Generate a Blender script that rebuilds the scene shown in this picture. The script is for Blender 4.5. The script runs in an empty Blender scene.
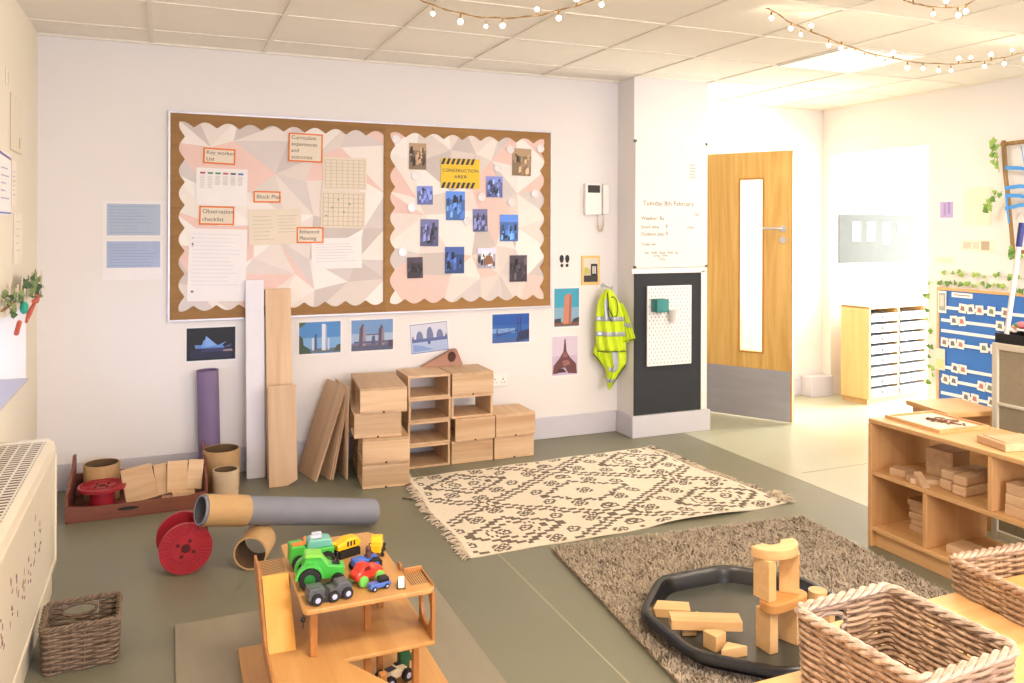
import bpy, math, random
import numpy as np
from mathutils import Matrix, Vector, Euler
PI = math.pi
S = bpy.context.scene
COL = S.collection
random.seed(7)

# ------------------------------------------------------------------ materials
def lin(c):
    o = []
    for v in c:
        v = v / 255.0
        o.append(v / 12.92 if v <= 0.04045 else ((v + 0.055) / 1.055) ** 2.4)
    return (o[0], o[1], o[2], 1.0)

MC = {}
def mat(name, rgb, rough=0.6, metal=0.0, var=0.06, scale=12.0, bump=0.0, alpha=1.0, emit=None, es=0.0, spec=0.5, stretch=(1, 1, 1), bscale=None):
    """plain procedural material: base colour broken up by noise in object space, optional bump"""
    if name in MC:
        return MC[name]
    m = bpy.data.materials.new(name)
    m.use_nodes = True
    nt = m.node_tree
    b = nt.nodes['Principled BSDF']
    b.inputs['Roughness'].default_value = rough
    b.inputs['Metallic'].default_value = metal
    b.inputs['Specular IOR Level'].default_value = spec
    c = lin(rgb)
    tc = nt.nodes.new('ShaderNodeTexCoord')
    mp = nt.nodes.new('ShaderNodeMapping')
    mp.inputs['Scale'].default_value = stretch
    nt.links.new(tc.outputs['Object'], mp.inputs['Vector'])
    if var > 0:
        n = nt.nodes.new('ShaderNodeTexNoise')
        n.inputs['Scale'].default_value = scale
        n.inputs['Detail'].default_value = 4
        nt.links.new(mp.outputs[0], n.inputs['Vector'])
        r = nt.nodes.new('ShaderNodeValToRGB')
        r.color_ramp.elements[0].position = 0.3
        r.color_ramp.elements[1].position = 0.7
        r.color_ramp.elements[0].color = tuple(x * (1 - var) for x in c[:3]) + (1,)
        r.color_ramp.elements[1].color = tuple(min(1, x * (1 + var)) for x in c[:3]) + (1,)
        nt.links.new(n.outputs['Fac'], r.inputs['Fac'])
        nt.links.new(r.outputs['Color'], b.inputs['Base Color'])
    else:
        b.inputs['Base Color'].default_value = c
    if bump > 0:
        n2 = nt.nodes.new('ShaderNodeTexNoise')
        n2.inputs['Scale'].default_value = bscale or scale * 4
        n2.inputs['Detail'].default_value = 5
        nt.links.new(mp.outputs[0], n2.inputs['Vector'])
        bp = nt.nodes.new('ShaderNodeBump')
        bp.inputs['Strength'].default_value = bump
        bp.inputs['Distance'].default_value = 0.01
        nt.links.new(n2.outputs['Fac'], bp.inputs['Height'])
        nt.links.new(bp.outputs[0], b.inputs['Normal'])
    if alpha < 1:
        b.inputs['Alpha'].default_value = alpha
    if emit:
        b.inputs['Emission Color'].default_value = lin(emit)
        b.inputs['Emission Strength'].default_value = es
    MC[name] = m
    return m

def wood(name, light, dark, axis='x', scale=14.0, rough=0.5, contrast=1.0, rings=0.0):
    """wood grain stretched along one object axis"""
    if name in MC:
        return MC[name]
    m = bpy.data.materials.new(name)
    m.use_nodes = True
    nt = m.node_tree
    b = nt.nodes['Principled BSDF']
    b.inputs['Roughness'].default_value = rough
    tc = nt.nodes.new('ShaderNodeTexCoord')
    mp = nt.nodes.new('ShaderNodeMapping')
    s = {'x': (0.07, 1, 1), 'y': (1, 0.07, 1), 'z': (1, 1, 0.07)}[axis]
    mp.inputs['Scale'].default_value = s
    oi = nt.nodes.new('ShaderNodeObjectInfo')
    va = nt.nodes.new('ShaderNodeVectorMath'); va.operation = 'ADD'
    mul = nt.nodes.new('ShaderNodeMath'); mul.operation = 'MULTIPLY'; mul.inputs[1].default_value = 7.0
    nt.links.new(oi.outputs['Random'], mul.inputs[0])
    nt.links.new(tc.outputs['Object'], mp.inputs['Vector'])
    nt.links.new(mp.outputs[0], va.inputs[0])
    nt.links.new(mul.outputs[0], va.inputs[1])
    n = nt.nodes.new('ShaderNodeTexNoise')
    n.inputs['Scale'].default_value = scale
    n.inputs['Detail'].default_value = 6
    n.inputs['Roughness'].default_value = 0.62
    n.inputs['Distortion'].default_value = 0.3 + rings
    nt.links.new(va.outputs[0], n.inputs['Vector'])
    r = nt.nodes.new('ShaderNodeValToRGB')
    r.color_ramp.elements[0].position = 0.5 - 0.2 / contrast
    r.color_ramp.elements[1].position = 0.5 + 0.2 / contrast
    r.color_ramp.elements[0].color = lin(dark)
    r.color_ramp.elements[1].color = lin(light)
    nt.links.new(n.outputs['Fac'], r.inputs['Fac'])
    hs = nt.nodes.new('ShaderNodeHueSaturation')
    mr = nt.nodes.new('ShaderNodeMapRange')
    mr.inputs['To Min'].default_value = 0.88
    mr.inputs['To Max'].default_value = 1.08
    nt.links.new(oi.outputs['Random'], mr.inputs['Value'])
    nt.links.new(mr.outputs[0], hs.inputs['Value'])
    nt.links.new(r.outputs['Color'], hs.inputs['Color'])
    nt.links.new(hs.outputs['Color'], b.inputs['Base Color'])
    MC[name] = m
    return m

def emission(name, rgb, strength, sample=True):
    m = bpy.data.materials.new(name)
    m.use_nodes = True
    nt = m.node_tree
    nt.nodes.remove(nt.nodes['Principled BSDF'])
    e = nt.nodes.new('ShaderNodeEmission')
    e.inputs['Color'].default_value = lin(rgb)
    e.inputs['Strength'].default_value = strength
    nt.links.new(e.outputs[0], nt.nodes['Material Output'].inputs[0])
    if not sample:
        m.cycles.emission_sampling = 'NONE'
    return m

def glassy(name, rgb=(255, 255, 255), mixf=0.08):
    m = bpy.data.materials.new(name)
    m.use_nodes = True
    nt = m.node_tree
    nt.nodes.remove(nt.nodes['Principled BSDF'])
    t = nt.nodes.new('ShaderNodeBsdfTransparent'); t.inputs[0].default_value = lin(rgb)
    g = nt.nodes.new('ShaderNodeBsdfGlossy'); g.inputs['Roughness'].default_value = 0.02
    x = nt.nodes.new('ShaderNodeMixShader'); x.inputs[0].default_value = mixf
    nt.links.new(t.outputs[0], x.inputs[1]); nt.links.new(g.outputs[0], x.inputs[2])
    nt.links.new(x.outputs[0], nt.nodes['Material Output'].inputs[0])
    return m

WALL = mat('wall_paint', (230, 226, 224), 0.75, var=0.012, scale=2.5, bump=0.05, bscale=90)
WALLC = mat('wall_paint_cream', (228, 218, 200), 0.7, var=0.015, scale=3)
SKIRT = mat('skirting_vinyl', (205, 203, 212), 0.45, var=0.02, scale=4)
CEIL = mat('ceiling_tile', (240, 235, 224), 0.85, var=0.02, scale=3, bump=0.15, bscale=160)
CEILBAR = mat('ceiling_bar', (232, 226, 212), 0.5, var=0.01)
FLOOR = mat('floor_vinyl', (120, 119, 101), 0.42, var=0.06, scale=1.6, bump=0.03, bscale=120)
FLOOR2 = mat('floor_vinyl_pale_lit', (176, 175, 152), 0.3, var=0.05, scale=1.8, bump=0.03, bscale=120)  # paler vinyl past the seam; alcove brightness also worked into its colour
SEAM = mat('floor_seam', (152, 148, 124), 0.5, var=0.02)
WHITE = mat('white_plastic', (236, 234, 230), 0.4, var=0.01)
PAPER = mat('white_paper', (235, 232, 232), 0.8, var=0.015)
PAPERB = mat('cream_paper', (226, 214, 196), 0.8, var=0.02)
SILVER = mat('aluminium', (200, 200, 205), 0.35, 0.6, var=0.02)
STEEL = mat('brushed_steel', (172, 172, 180), 0.42, 0.5, var=0.06, scale=30, stretch=(0.1, 1, 1))
DARK = mat('dark_gap', (38, 34, 30), 0.8, var=0.0)
BLACK = mat('black_plastic', (24, 24, 28), 0.35, var=0.05)
RUBBER = mat('black_rubber', (28, 28, 30), 0.7, var=0.1)
CORKP = wood('scallop_brown', (164, 124, 76), (148, 110, 64), 'x', 30, 0.8)
BEECH = wood('beech', (222, 178, 124), (204, 156, 102), 'y', 22, 0.45)
BEECHX = wood('beech_x', (226, 180, 122), (206, 156, 98), 'x', 22, 0.4)
BLOCK = wood('block_wood', (220, 190, 154), (190, 152, 114), 'x', 11, 0.55, contrast=1.1, rings=.6)
BLOCKZ = wood('block_wood_z', (222, 192, 158), (196, 158, 120), 'z', 10, 0.55, rings=.6)
BLOCKY = wood('block_wood_y', (216, 184, 148), (192, 154, 116), 'y', 12, 0.55)
BLOCKL = wood('unit_block', (232, 190, 136), (218, 172, 116), 'x', 24, 0.5)
PLY = wood('toy_ply', (208, 160, 100), (188, 138, 80), 'y', 20, 0.4)
PLYD = wood('toy_ply_dark', (186, 128, 72), (164, 106, 56), 'z', 20, 0.4)
DOORW = wood('door_veneer', (212, 174, 104), (188, 146, 76), 'z', 8, 0.35, rings=3.0, contrast=1.2)
DOORE = wood('door_edge', (190, 130, 56), (170, 112, 44), 'z', 20, 0.4)
KRAFT = mat('cardboard', (188, 152, 106), 0.75, var=0.06, scale=30, stretch=(1, 1, 0.3))
KRAFTD = mat('cardboard_inside_shade', (96, 74, 52), 0.85, var=0.08, scale=20)  # card colour darkened to carry the shade inside the tubes
GREYT = mat('grey_tube', (126, 128, 142), 0.55, var=0.05, scale=8)
PURPLE = mat('purple_tube', (122, 104, 140), 0.6, var=0.05, scale=8)
REDP = mat('red_plastic', (158, 34, 48), 0.35, var=0.1, scale=6)
REDW = wood('red_wood', (140, 84, 66), (112, 60, 48), 'x', 14, 0.6)
RUSTW = wood('rusty_wood', (180, 136, 116), (150, 106, 88), 'x', 14, 0.6)
WICK = wood('wicker', (176, 146, 114), (122, 96, 74), 'z', 60, 0.6, contrast=1.2)
WICKG = wood('wicker_grey', (134, 112, 92), (86, 70, 58), 'z', 70, 0.65, contrast=1.2)
WICKB = wood('wicker_big', (196, 168, 142), (132, 104, 84), 'x', 50, 0.5, contrast=1.2)
WICKP = wood('wicker_pale', (190, 172, 156), (136, 114, 96), 'x', 50, 0.5, contrast=1.2)

# ------------------------------------------------------------------ mesh builder
class MB:
    def __init__(s):
        s.v = []; s.f = []; s.m = []; s.M = Matrix.Identity(4)
    def add(s, vs, fs, m=0):
        o = len(s.v)
        s.v += [tuple(s.M @ Vector(p)) for p in vs]
        s.f += [tuple(i + o for i in f) for f in fs]
        s.m += [m] * len(fs)
        return s
    def box(s, a, b, m=0):
        x0, y0, z0 = a; x1, y1, z1 = b
        s.add([(x0, y0, z0), (x1, y0, z0), (x1, y1, z0), (x0, y1, z0), (x0, y0, z1), (x1, y0, z1), (x1, y1, z1), (x0, y1, z1)],
              [(3, 2, 1, 0), (4, 5, 6, 7), (0, 1, 5, 4), (1, 2, 6, 5), (2, 3, 7, 6), (3, 0, 4, 7)], m)
        return s
    def prism(s, pts, h0, h1, plane='xz', m=0):
        n = len(pts)
        def P(p, h):
            return {'xz': (p[0], h, p[1]), 'xy': (p[0], p[1], h), 'yz': (h, p[0], p[1])}[plane]
        vs = [P(p, h0) for p in pts] + [P(p, h1) for p in pts]
        fs = [tuple(range(n)), tuple(range(2 * n - 1, n - 1, -1))]
        fs += [(i, i + n, (i + 1) % n + n, (i + 1) % n) for i in range(n)]
        s.add(vs, fs, m)
        return s
    def lathe(s, prof, n=24, c=(0, 0, 0), axis='z', m=0, close=False):
        vs = []; fs = []
        k = len(prof)
        for i in range(n):
            a = 2 * PI * i / n
            for r, h in prof:
                x, y, z = r * math.cos(a), r * math.sin(a), h
                if axis == 'x': x, y, z = z, x, y
                elif axis == 'y': x, y, z = x, z, y
                vs.append((x + c[0], y + c[1], z + c[2]))
        for i in range(n):
            j = (i + 1) % n
            for q in range(k - 1):
                fs.append((i * k + q, j * k + q, j * k + q + 1, i * k + q + 1))
            if close:
                fs.append((i * k + k - 1, j * k + k - 1, j * k, i * k))
        s.add(vs, fs, m)
        return s
    def cyl(s, r, h0, h1, c=(0, 0, 0), axis='z', n=24, m=0, r2=None):
        r2 = r if r2 is None else r2
        return s.lathe([(0.0001, h0), (r, h0), (r2, h1), (0.0001, h1)], n, c, axis, m)
    def ring(s, ro, ri, h0, h1, c=(0, 0, 0), axis='z', n=32, m=0):
        return s.lathe([(ri, h0), (ro, h0), (ro, h1), (ri, h1)], n, c, axis, m, close=True)
    def tube(s, path, r, n=6, closed=False, m=0):
        P = [Vector(p) for p in path]; L = len(P)
        vs = []; fs = []
        for i, p in enumerate(P):
            a = P[(i - 1) % L] if (closed or i > 0) else p
            b = P[(i + 1) % L] if (closed or i < L - 1) else p
            t = (b - a)
            t = t.normalized() if t.length > 1e-9 else Vector((0, 0, 1))
            up = Vector((0, 0, 1)) if abs(t.z) < 0.95 else Vector((1, 0, 0))
            u = t.cross(up).normalized(); w = t.cross(u)
            rr = r[i] if isinstance(r, (list, tuple)) else r
            for k in range(n):
                an = 2 * PI * k / n
                vs.append(p + (u * math.cos(an) + w * math.sin(an)) * rr)
        for i in range(L if closed else L - 1):
            j = (i + 1) % L
            for k in range(n):
                k2 = (k + 1) % n
                fs.append((i * n + k, i * n + k2, j * n + k2, j * n + k))
        if not closed:
            fs.append(tuple(range(n - 1, -1, -1)))
            fs.append(tuple((L - 1) * n + k for k in range(n)))
        s.add(vs, fs, m)
        return s
    def sphere(s, r, c, n=10, k=6, m=0, sc=(1, 1, 1)):
        prof = [(max(1e-4, math.sin(PI * i / k)) * r, -math.cos(PI * i / k) * r) for i in range(k + 1)]
        vs = []; fs = []
        K = k + 1
        for i in range(n):
            a = 2 * PI * i / n
            for rr, h in prof:
                vs.append((rr * math.cos(a) * sc[0] + c[0], rr * math.sin(a) * sc[1] + c[1], h * sc[2] + c[2]))
        for i in range(n):
            j = (i + 1) % n
            for q in range(k):
                fs.append((i * K + q, j * K + q, j * K + q + 1, i * K + q + 1))
        s.add(vs, fs, m)
        return s
    def build(s, name, mats, parent=None, loc=(0, 0, 0), rot=(0, 0, 0), bevel=0.0, smooth=False, seg=2):
        me = bpy.data.meshes.new(name)
        me.from_pydata(s.v, [], s.f)
        if not isinstance(mats, (list, tuple)): mats = [mats]
        for q in mats: me.materials.append(q)
        if len(mats) > 1: me.polygons.foreach_set('material_index', s.m)
        if smooth:
            me.polygons.foreach_set('use_smooth', [True] * len(me.polygons))
            me.set_sharp_from_angle(angle=math.radians(38))
        me.update()
        o = bpy.data.objects.new(name, me)
        COL.objects.link(o)
        o.location = loc; o.rotation_euler = rot
        if parent: o.parent = parent
        if bevel > 0:
            b = o.modifiers.new('bevel', 'BEVEL'); b.width = bevel; b.segments = seg; b.limit_method = 'ANGLE'; b.angle_limit = math.radians(40)
        return o

def R3(x, y, z): return Euler((math.radians(x), math.radians(y), math.radians(z)))
def tag(o, label, cat, group=None, kind=None):
    if kind: o['kind'] = kind
    if label: o['label'] = label
    if cat: o['category'] = cat
    if group: o['group'] = group
    return o
def thing(name, label, cat, loc=(0, 0, 0), rot=(0, 0, 0), group=None):
    o = bpy.data.objects.new(name, None); COL.objects.link(o)
    o.empty_display_size = 0.05
    o.location = loc; o.rotation_euler = rot
    return tag(o, label, cat, group)
def struct(o):
    o['kind'] = 'structure'; return o
def copy_tree(o, parent=None):
    c = o.copy(); COL.objects.link(c)
    if parent: c.parent = parent
    for ch in list(o.children): copy_tree(ch, c)
    return c
def text(body, size, loc, parent, m, name='lettering', align='LEFT', spacing=1.0):
    cu = bpy.data.curves.new(name, 'FONT')
    cu.body = body; cu.size = size; cu.extrude = 0.0002; cu.align_x = align; cu.align_y = 'CENTER'; cu.space_character = spacing
    cu.materials.append(m)
    tmp = bpy.data.objects.new(name, cu); COL.objects.link(tmp)
    bpy.context.view_layer.update()
    me = bpy.data.meshes.new_from_object(tmp.evaluated_get(bpy.context.evaluated_depsgraph_get()))
    bpy.data.objects.remove(tmp); bpy.data.curves.remove(cu)
    o = bpy.data.objects.new(name, me); COL.objects.link(o)
    if not me.materials: me.materials.append(m)
    o.location = loc; o.rotation_euler = (PI / 2, 0, 0)
    o.parent = parent
    return o

# ------------------------------------------------------------------ room shell
YB = 5.10; XL = -0.65; XR = 5.37; H = 2.51
def sbox(name, m, *boxes, bevel=0):
    b = MB()
    for a, c in boxes: b.box(a, c)
    return struct(b.build(name, m, bevel=bevel))
sbox('floor', FLOOR, ((-0.95, -3.1, -0.1), (3.39, 5.75, 0)))
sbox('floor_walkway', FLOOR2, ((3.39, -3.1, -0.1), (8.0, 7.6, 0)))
b = MB()
b.box((1.366, -3, 0.0), (1.374, 4.9, 0.0008)); b.box((3.386, -3, 0), (3.394, 5.0, 0.0008)); b.box((3.5, 3.80, 0.0), (5.3, 3.806, 0.0008))
struct(b.build('floor_seam', SEAM))
# ceiling slab with a T-bar grid of square tiles
sbox('ceiling', CEIL, ((-0.95, -3.1, H), (8.0, 7.6, H + 0.1)))
b = MB()
for k in range(-1, 10):
    x = -0.08 + 0.6135 * k
    if XL < x < XR: b.box((x - 0.011, -3, H - 0.006), (x + 0.011, 5.6, H))
for k in range(-10, 5):
    y = 2.965 + 0.598 * k
    if y < 5.6: b.box((XL, y - 0.011, H - 0.0055), (XR, y + 0.011, H))
b.box((XL, YB - 0.022, H - 0.012), (3.0, YB, H)); b.box((XR - 0.02, -3, H - 0.012), (XR, 5.6, H)); b.box((3.6, 5.58, H - 0.012), (XR, 5.6, H))
struct(b.build('ceiling_grid', CEILBAR))

sbox('wall_back', WALL, ((-0.95, YB, 0), (3.6, YB + 0.12, H)), ((3.48, YB, 0), (3.6, 5.6, H)))
sbox('wall_pillar', WALL, ((2.985, 4.88, 0), (3.6, YB, H)))
sbox('wall_recess', WALL, ((3.6, 5.6, 2.1), (4.76, 5.72, H)), ((4.76, 5.6, 0), (8.0, 5.72, H)), ((3.48, 5.6, 0), (3.86, 5.72, H)))
sbox('wall_right', WALL, ((XR, -3, 0), (XR + 0.12, 4.51, H)), ((XR, 4.51, 2.1), (XR + 0.12, 5.6, H)), ((XR, 5.5, 0), (XR + 0.12, 5.6, 2.1)))
sbox('wall_alcove', WALL, ((XR + 0.12, 5.5, 0), (8.0, 5.6, H)), ((XR + 0.12, 3.55, 0), (8.0, 3.67, H)),
     ((7.3, 3.67, 2.3), (7.42, 5.5, H)), ((7.3, 3.67, 0), (7.42, 3.8, H)), ((7.3, 5.4, 0), (7.42, 5.5, H)))
sbox('wall_corridor', WALL, ((3.4, 7.4, 0), (8.0, 7.52, H)), ((3.4, 5.72, 0), (3.5, 7.4, H)), ((6.2, 5.72, 0), (6.3, 7.4, H)))
# left wall with the low window
WZ0, WZ1, WY0, WY1 = 0.685, 1.062, 2.7, 4.715
sbox('wall_left', WALLC, ((-0.95, WY1, 0), (XL, YB, H)), ((-0.95, -3, 0), (XL, WY0, H)), ((-0.95, WY0, 0), (XL, WY1, WZ0)), ((-0.95, WY0, WZ1), (XL, WY1, H)))
sbox('wall_rear', WALL, ((-0.95, -3.1, 0), (XR + 0.12, -3, 0.8)), ((-0.95, -3.1, 2.2), (XR + 0.12, -3, H)), ((-0.95, -3.1, 0.8), (0.0, -3, 2.2)), ((4.4, -3.1, 0.8), (XR + 0.12, -3, 2.2)))
GLASS = glassy('window_glass')
def window(name, boxes, pane):
    b = MB()
    for a, c in boxes: b.box(a, c)
    w = struct(b.build(name, WHITE, bevel=0.002))
    p = MB().box(*pane).build('pane', GLASS, w)
    return w
window('window_1', [((-0.93, WY0, WZ0), (-0.88, WY1, WZ0 + 0.03)), ((-0.93, WY0, WZ1 - 0.03), (-0.88, WY1, WZ1)), ((-0.93, WY1 - 0.03, WZ0), (-0.88, WY1, WZ1)), ((-0.93, WY0, WZ0), (-0.88, WY0 + .03, WZ1)), ((-0.93, 3.7, WZ0), (-0.88, 3.74, WZ1))],
       ((-0.908, WY0, WZ0), (-0.902, WY1, WZ1)))
struct(MB().box((-0.88, WY0, WZ0), (XL + 0.012, WY1, WZ0 + 0.012)).build('window_sill', mat('sill', (190, 186, 192), 0.5, var=0.02), bevel=0.002))
window('window_2', [((7.33, 3.8, 0), (7.39, 3.88, 2.3)), ((7.33, 5.32, 0), (7.39, 5.4, 2.3)), ((7.33, 4.56, 0), (7.39, 4.64, 2.3)), ((7.33, 3.8, 2.22), (7.39, 5.4, 2.3)), ((7.33, 3.8, 0), (7.39, 5.4, 0.1))],
       ((7.357, 3.8, 0), (7.363, 5.4, 2.3)))
window('window_3', [((0, -3.08, .8), (4.4, -3.02, .86)), ((0, -3.08, 2.14), (4.4, -3.02, 2.2)), ((0, -3.08, .8), (.06, -3.02, 2.2)), ((4.34, -3.08, .8), (4.4, -3.02, 2.2)), ((1.44, -3.08, .8), (1.5, -3.02, 2.2)), ((2.9, -3.08, .8), (2.96, -3.02, 2.2))],
       ((0, -3.053, .8), (4.4, -3.047, 2.2)))
# skirting
sk = lambda name, *bx: sbox(name, SKIRT, *bx, bevel=0.004)
sk('baseboard_back', ((XL, YB - 0.014, 0), (2.985, YB, 0.15)))
sk('baseboard_pillar', ((2.967, 4.862, 0), (3.62, 4.88, 0.15)), ((2.967, 4.88, 0), (2.985, YB - 0.014, 0.15)), ((3.6, 4.88, 0), (3.62, 5.5, 0.15)))
sk('baseboard_recess', ((4.80, 5.585, 0), (5.12, 5.6, 0.15)), ((5.12, 5.46, 0), (XR - 0.001, 5.6, 0.17)))
sk('baseboard_right', ((XR - 0.014, -3, 0), (XR, 4.49, 0.15)))
sk('baseboard_left', ((XL, -3, 0), (XL + 0.014, YB - 0.014, 0.15)))

# the open door
DL = 0.819
door = struct(thing('door_1', None, None, (3.87, 5.48, 0), (0, 0, math.atan2(4.78 - 5.48, 4.295 - 3.87))))
door['kind'] = 'structure'
b = MB()
gx0, gx1, gz0, gz1 = 0.43, 0.60, 0.52, 1.83
T = 0.022
for a, c in (((0, -T, 0.39), (gx0, T, 2.04)), ((gx1, -T, 0.39), (DL, T, 2.04)), ((gx0, -T, 0.39), (gx1, T, gz0)), ((gx0, -T, gz1), (gx1, T, 2.04)), ((0, -T, 0.012), (DL, T, 0.39))):
    b.box(a, c)
b.build('leaf', DOORW, door, bevel=0.001)
b = MB()
b.box((DL - 0.001, -T - .0005, 0.012), (DL + 0.006, T + .0005, 2.04)); b.build('edge_strip', DOORE, door)
MB().box((0.004, -T - 0.003, 0.014), (DL - 0.004, -T, 0.39)).box((0.004, T, 0.014), (DL - 0.004, T + 0.003, 0.39)).build('kick_plate', STEEL, door)
b = MB()
for sgn in (-1, 1):
    y0, y1 = sorted((sgn * T, sgn * (T + 0.008)))
    b.box((gx0 - 0.012, y0, gz0 - 0.012), (gx0, y1, gz1 + 0.012)).box((gx1, y0, gz0 - 0.012), (gx1 + 0.012, y1, gz1 + 0.012))
    b.box((gx0, y0, gz0 - 0.012), (gx1, y1, gz0)).box((gx0, y0, gz1), (gx1, y1, gz1 + 0.012))
b.build('glazing_bead', DOORE, door, bevel=0.002)
MB().box((gx0, -0.003, gz0), (gx1, 0.003, gz1)).build('vision_panel', GLASS, door)
hnd = MB()
for sgn in (-1, 1):
    hnd.cyl(0.024, sgn * T, sgn * (T + 0.01), (0.755, 0, 1.455), 'y', 20)
    hnd.cyl(0.024, sgn * T, sgn * (T + 0.008), (0.755, 0, 1.37), 'y', 20)
    hnd.tube([(0.755, sgn * T, 1.455), (0.755, sgn * 0.07, 1.455), (0.74, sgn * 0.078, 1.455), (0.63, sgn * 0.078, 1.457), (0.615, sgn * 0.07, 1.457)], 0.009, 10)
hnd.build('handle', SILVER, door, smooth=True)
fr = MB().box((3.86, 5.585, 0), (3.90, 5.74, 2.1)).box((4.72, 5.585, 0), (4.78, 5.74, 2.1)).box((3.86, 5.585, 2.06), (4.78, 5.74, 2.1))
struct(fr.build('door_frame', WHITE, bevel=0.003))

# ------------------------------------------------------------------ ceiling lights (recessed panels)
PANEL = emission('light_panel_diffuser', (255, 236, 204), 1.6)
def panel(x, y, label):
    t = thing('ceiling_light', label, 'ceiling light', (x, y, H), group='square recessed ceiling lights')
    MB().box((-.288, -.28, -0.010), (.288, .28, -0.006)).build('diffuser', PANEL, t)
    MB().box((-.3, -.292, -.012), (-.288, .292, -.001)).box((.288, -.292, -.012), (.3, .292, -.001)).box((-.288, -.292, -.012), (.288, -.28, -.001)).box((-.288, .28, -.012), (.288, .292, -.001)).build('frame', WHITE, t)
panel(3.908, 3.862, 'square glowing ceiling light panel above the walkway near the door')

# ------------------------------------------------------------------ wall display board
def strip(b, ax, az, bx, bz, nx, nz, base, amp=.022, per=.132, y=-0.017, wave=True):
    """brown border strip along one board edge, its inner edge scalloped"""
    L = math.hypot(bx - ax, bz - az); n = max(2, round(L / per)); st = n * 12 if wave else 1
    vs = []
    for i in range(st + 1):
        t = i / st; x, z = ax + (bx - ax) * t, az + (bz - az) * t
        w = base + (amp * (1 - 1.75 * (math.sin(PI * n * t) ** 2 + .02) ** .42) + .5 * amp if wave else 0)
        vs += [(x, y, z), (x + nx * w, y, z + nz * w)]
    b.add(vs, [(2 * i, 2 * i + 1, 2 * i + 3, 2 * i + 2) for i in range(st)])
bd = thing('display_board', 'wide pinboard on the wall with brown scalloped borders and pastel triangle backing paper', 'display board', (0.016, YB - 0.002, 0.92))
BW, BH = 2.421, 1.192
MB().box((0, -0.014, 0), (BW, 0, BH)).build('backing_board', mat('board_back', (190, 170, 150), .8), bd)
b = MB()
b.box((-0.012, -0.024, -0.012), (BW + .012, 0, 0)).box((-0.012, -0.024, BH), (BW + .012, 0, BH + .012)).box((-0.012, -0.024, 0), (0, 0, BH)).box((BW, -0.024, 0), (BW + .012, 0, BH))
b.build('frame', mat('board_frame', (214, 214, 224), .35, .3), bd, bevel=0.002)
tri_cols = [mat('tri_%d' % i, c, .85, var=.015) for i, c in enumerate([(234, 228, 222), (220, 210, 204), (230, 200, 192), (204, 194, 190), (238, 234, 230), (228, 218, 212), (212, 204, 202)])]
rng = random.Random(5)
for (px0, px1, nm) in ((0.0, 1.262, 'left'), (1.262, BW, 'right')):
    b = MB()
    nx, nz = 6, 6
    P = {}
    for i in range(nx + 1):
        for j in range(nz + 1):
            x = px0 + (px1 - px0) * i / nx; z = BH * j / nz
            if 0 < i < nx: x += rng.uniform(-.075, .075)
            if 0 < j < nz: z += rng.uniform(-.07, .07)
            P[i, j] = (x, -0.0145, z)
    for i in range(nx):
        for j in range(nz):
            q = [P[i, j], P[i + 1, j], P[i + 1, j + 1], P[i, j + 1]]
            a, c = (((0, 1, 2), (0, 2, 3)) if rng.random() < .5 else ((0, 1, 3), (1, 2, 3)))
            b.add([q[k] for k in a], [(0, 1, 2)], rng.randrange(7)); b.add([q[k] for k in c], [(0, 1, 2)], rng.randrange(7))
    b.build('backing_paper', tri_cols, bd)
    b = MB()
    strip(b, px0, BH, px1, BH, 0, -1, .052, y=-.0170)
    strip(b, px0, 0, px1, 0, 0, 1, .052, y=-.0172)
    strip(b, px0, 0, px0, BH, 1, 0, .052 if nm == 'left' else .036, y=-.0174)
    strip(b, px1, 0, px1, BH, -1, 0, .052 if nm == 'right' else .014, y=-.0176, wave=nm == 'right')
    o = b.build('scalloped_border', CORKP, bd)
    so = o.modifiers.new('solid', 'SOLIDIFY'); so.thickness = 0.0008

# pictures and papers: a sheet with coloured printed shapes on it
def hexc(c): return 'print_%d_%d_%d' % c
def sheet(name, label, cat, x0, z0, x1, z1, shapes=(), paper=PAPER, y=None, tilt=0, group=None, thick=0.0012, wall='back', margin=0.0, bend=0.0):
    """shapes: list of (rgb, [(u,v)...]) polygons in 0..1 sheet space, later ones on top"""
    w, h = x1 - x0, z1 - z0
    cx, cz = (x0 + x1) / 2, (z0 + z1) / 2
    if wall == 'back': loc = (cx, (YB - 0.0015) if y is None else y, cz); rz = 0
    elif wall == 'right': loc = (y if y is not None else XR - 0.0015, cx, cz); rz = -PI / 2
    else: loc = (y if y is not None else XL + 0.0015, cx, cz); rz = PI / 2
    t = thing(name, label, cat, loc, (0, math.radians(tilt), 0) if wall == 'back' else (0, 0, rz), group)
    if wall != 'back' and tilt: t.rotation_euler = (Matrix.Rotation(rz, 3, 'Z') @ Matrix.Rotation(math.radians(tilt), 3, 'Y')).to_euler()
    MB().box((-w / 2, -thick, -h / 2), (w / 2, 0, h / 2)).build('paper', paper, t)
    if shapes:
        b = MB(); ms = []; idx = {}
        for k, (c, pts) in enumerate(shapes):
            if c not in idx:
                idx[c] = len(ms); ms.append(mat(hexc(c), c, .55, var=.03, scale=60))
            yy = -thick - 0.0003 - 0.00025 * k / max(1, len(shapes) / 8)
            b.add([((u - .5) * w, yy, (v - .5) * h) for u, v in pts], [tuple(range(len(pts)))], idx[c])
        b.build('printed_picture', ms, t)
    return t
def rc(c, u0, v0, u1, v1): return (c, [(u0, v0), (u1, v0), (u1, v1), (u0, v1)])
def tr(c, *p): return (c, list(p))
def lines(c, u0, u1, v0, v1, n, thick=.012, rag=.3, seed=1):
    r = random.Random(seed); o = []
    for i in range(n):
        v = v0 + (v1 - v0) * (i + .5) / n
        o.append(rc(c, u0, v - thick / 2, u1 - (u1 - u0) * rag * r.random(), v + thick / 2))
    return o
INK = mat('ink', (90, 78, 66), .7, var=0)
ORANGE = mat('orange_card', (226, 122, 52), .7, var=.03)
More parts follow.
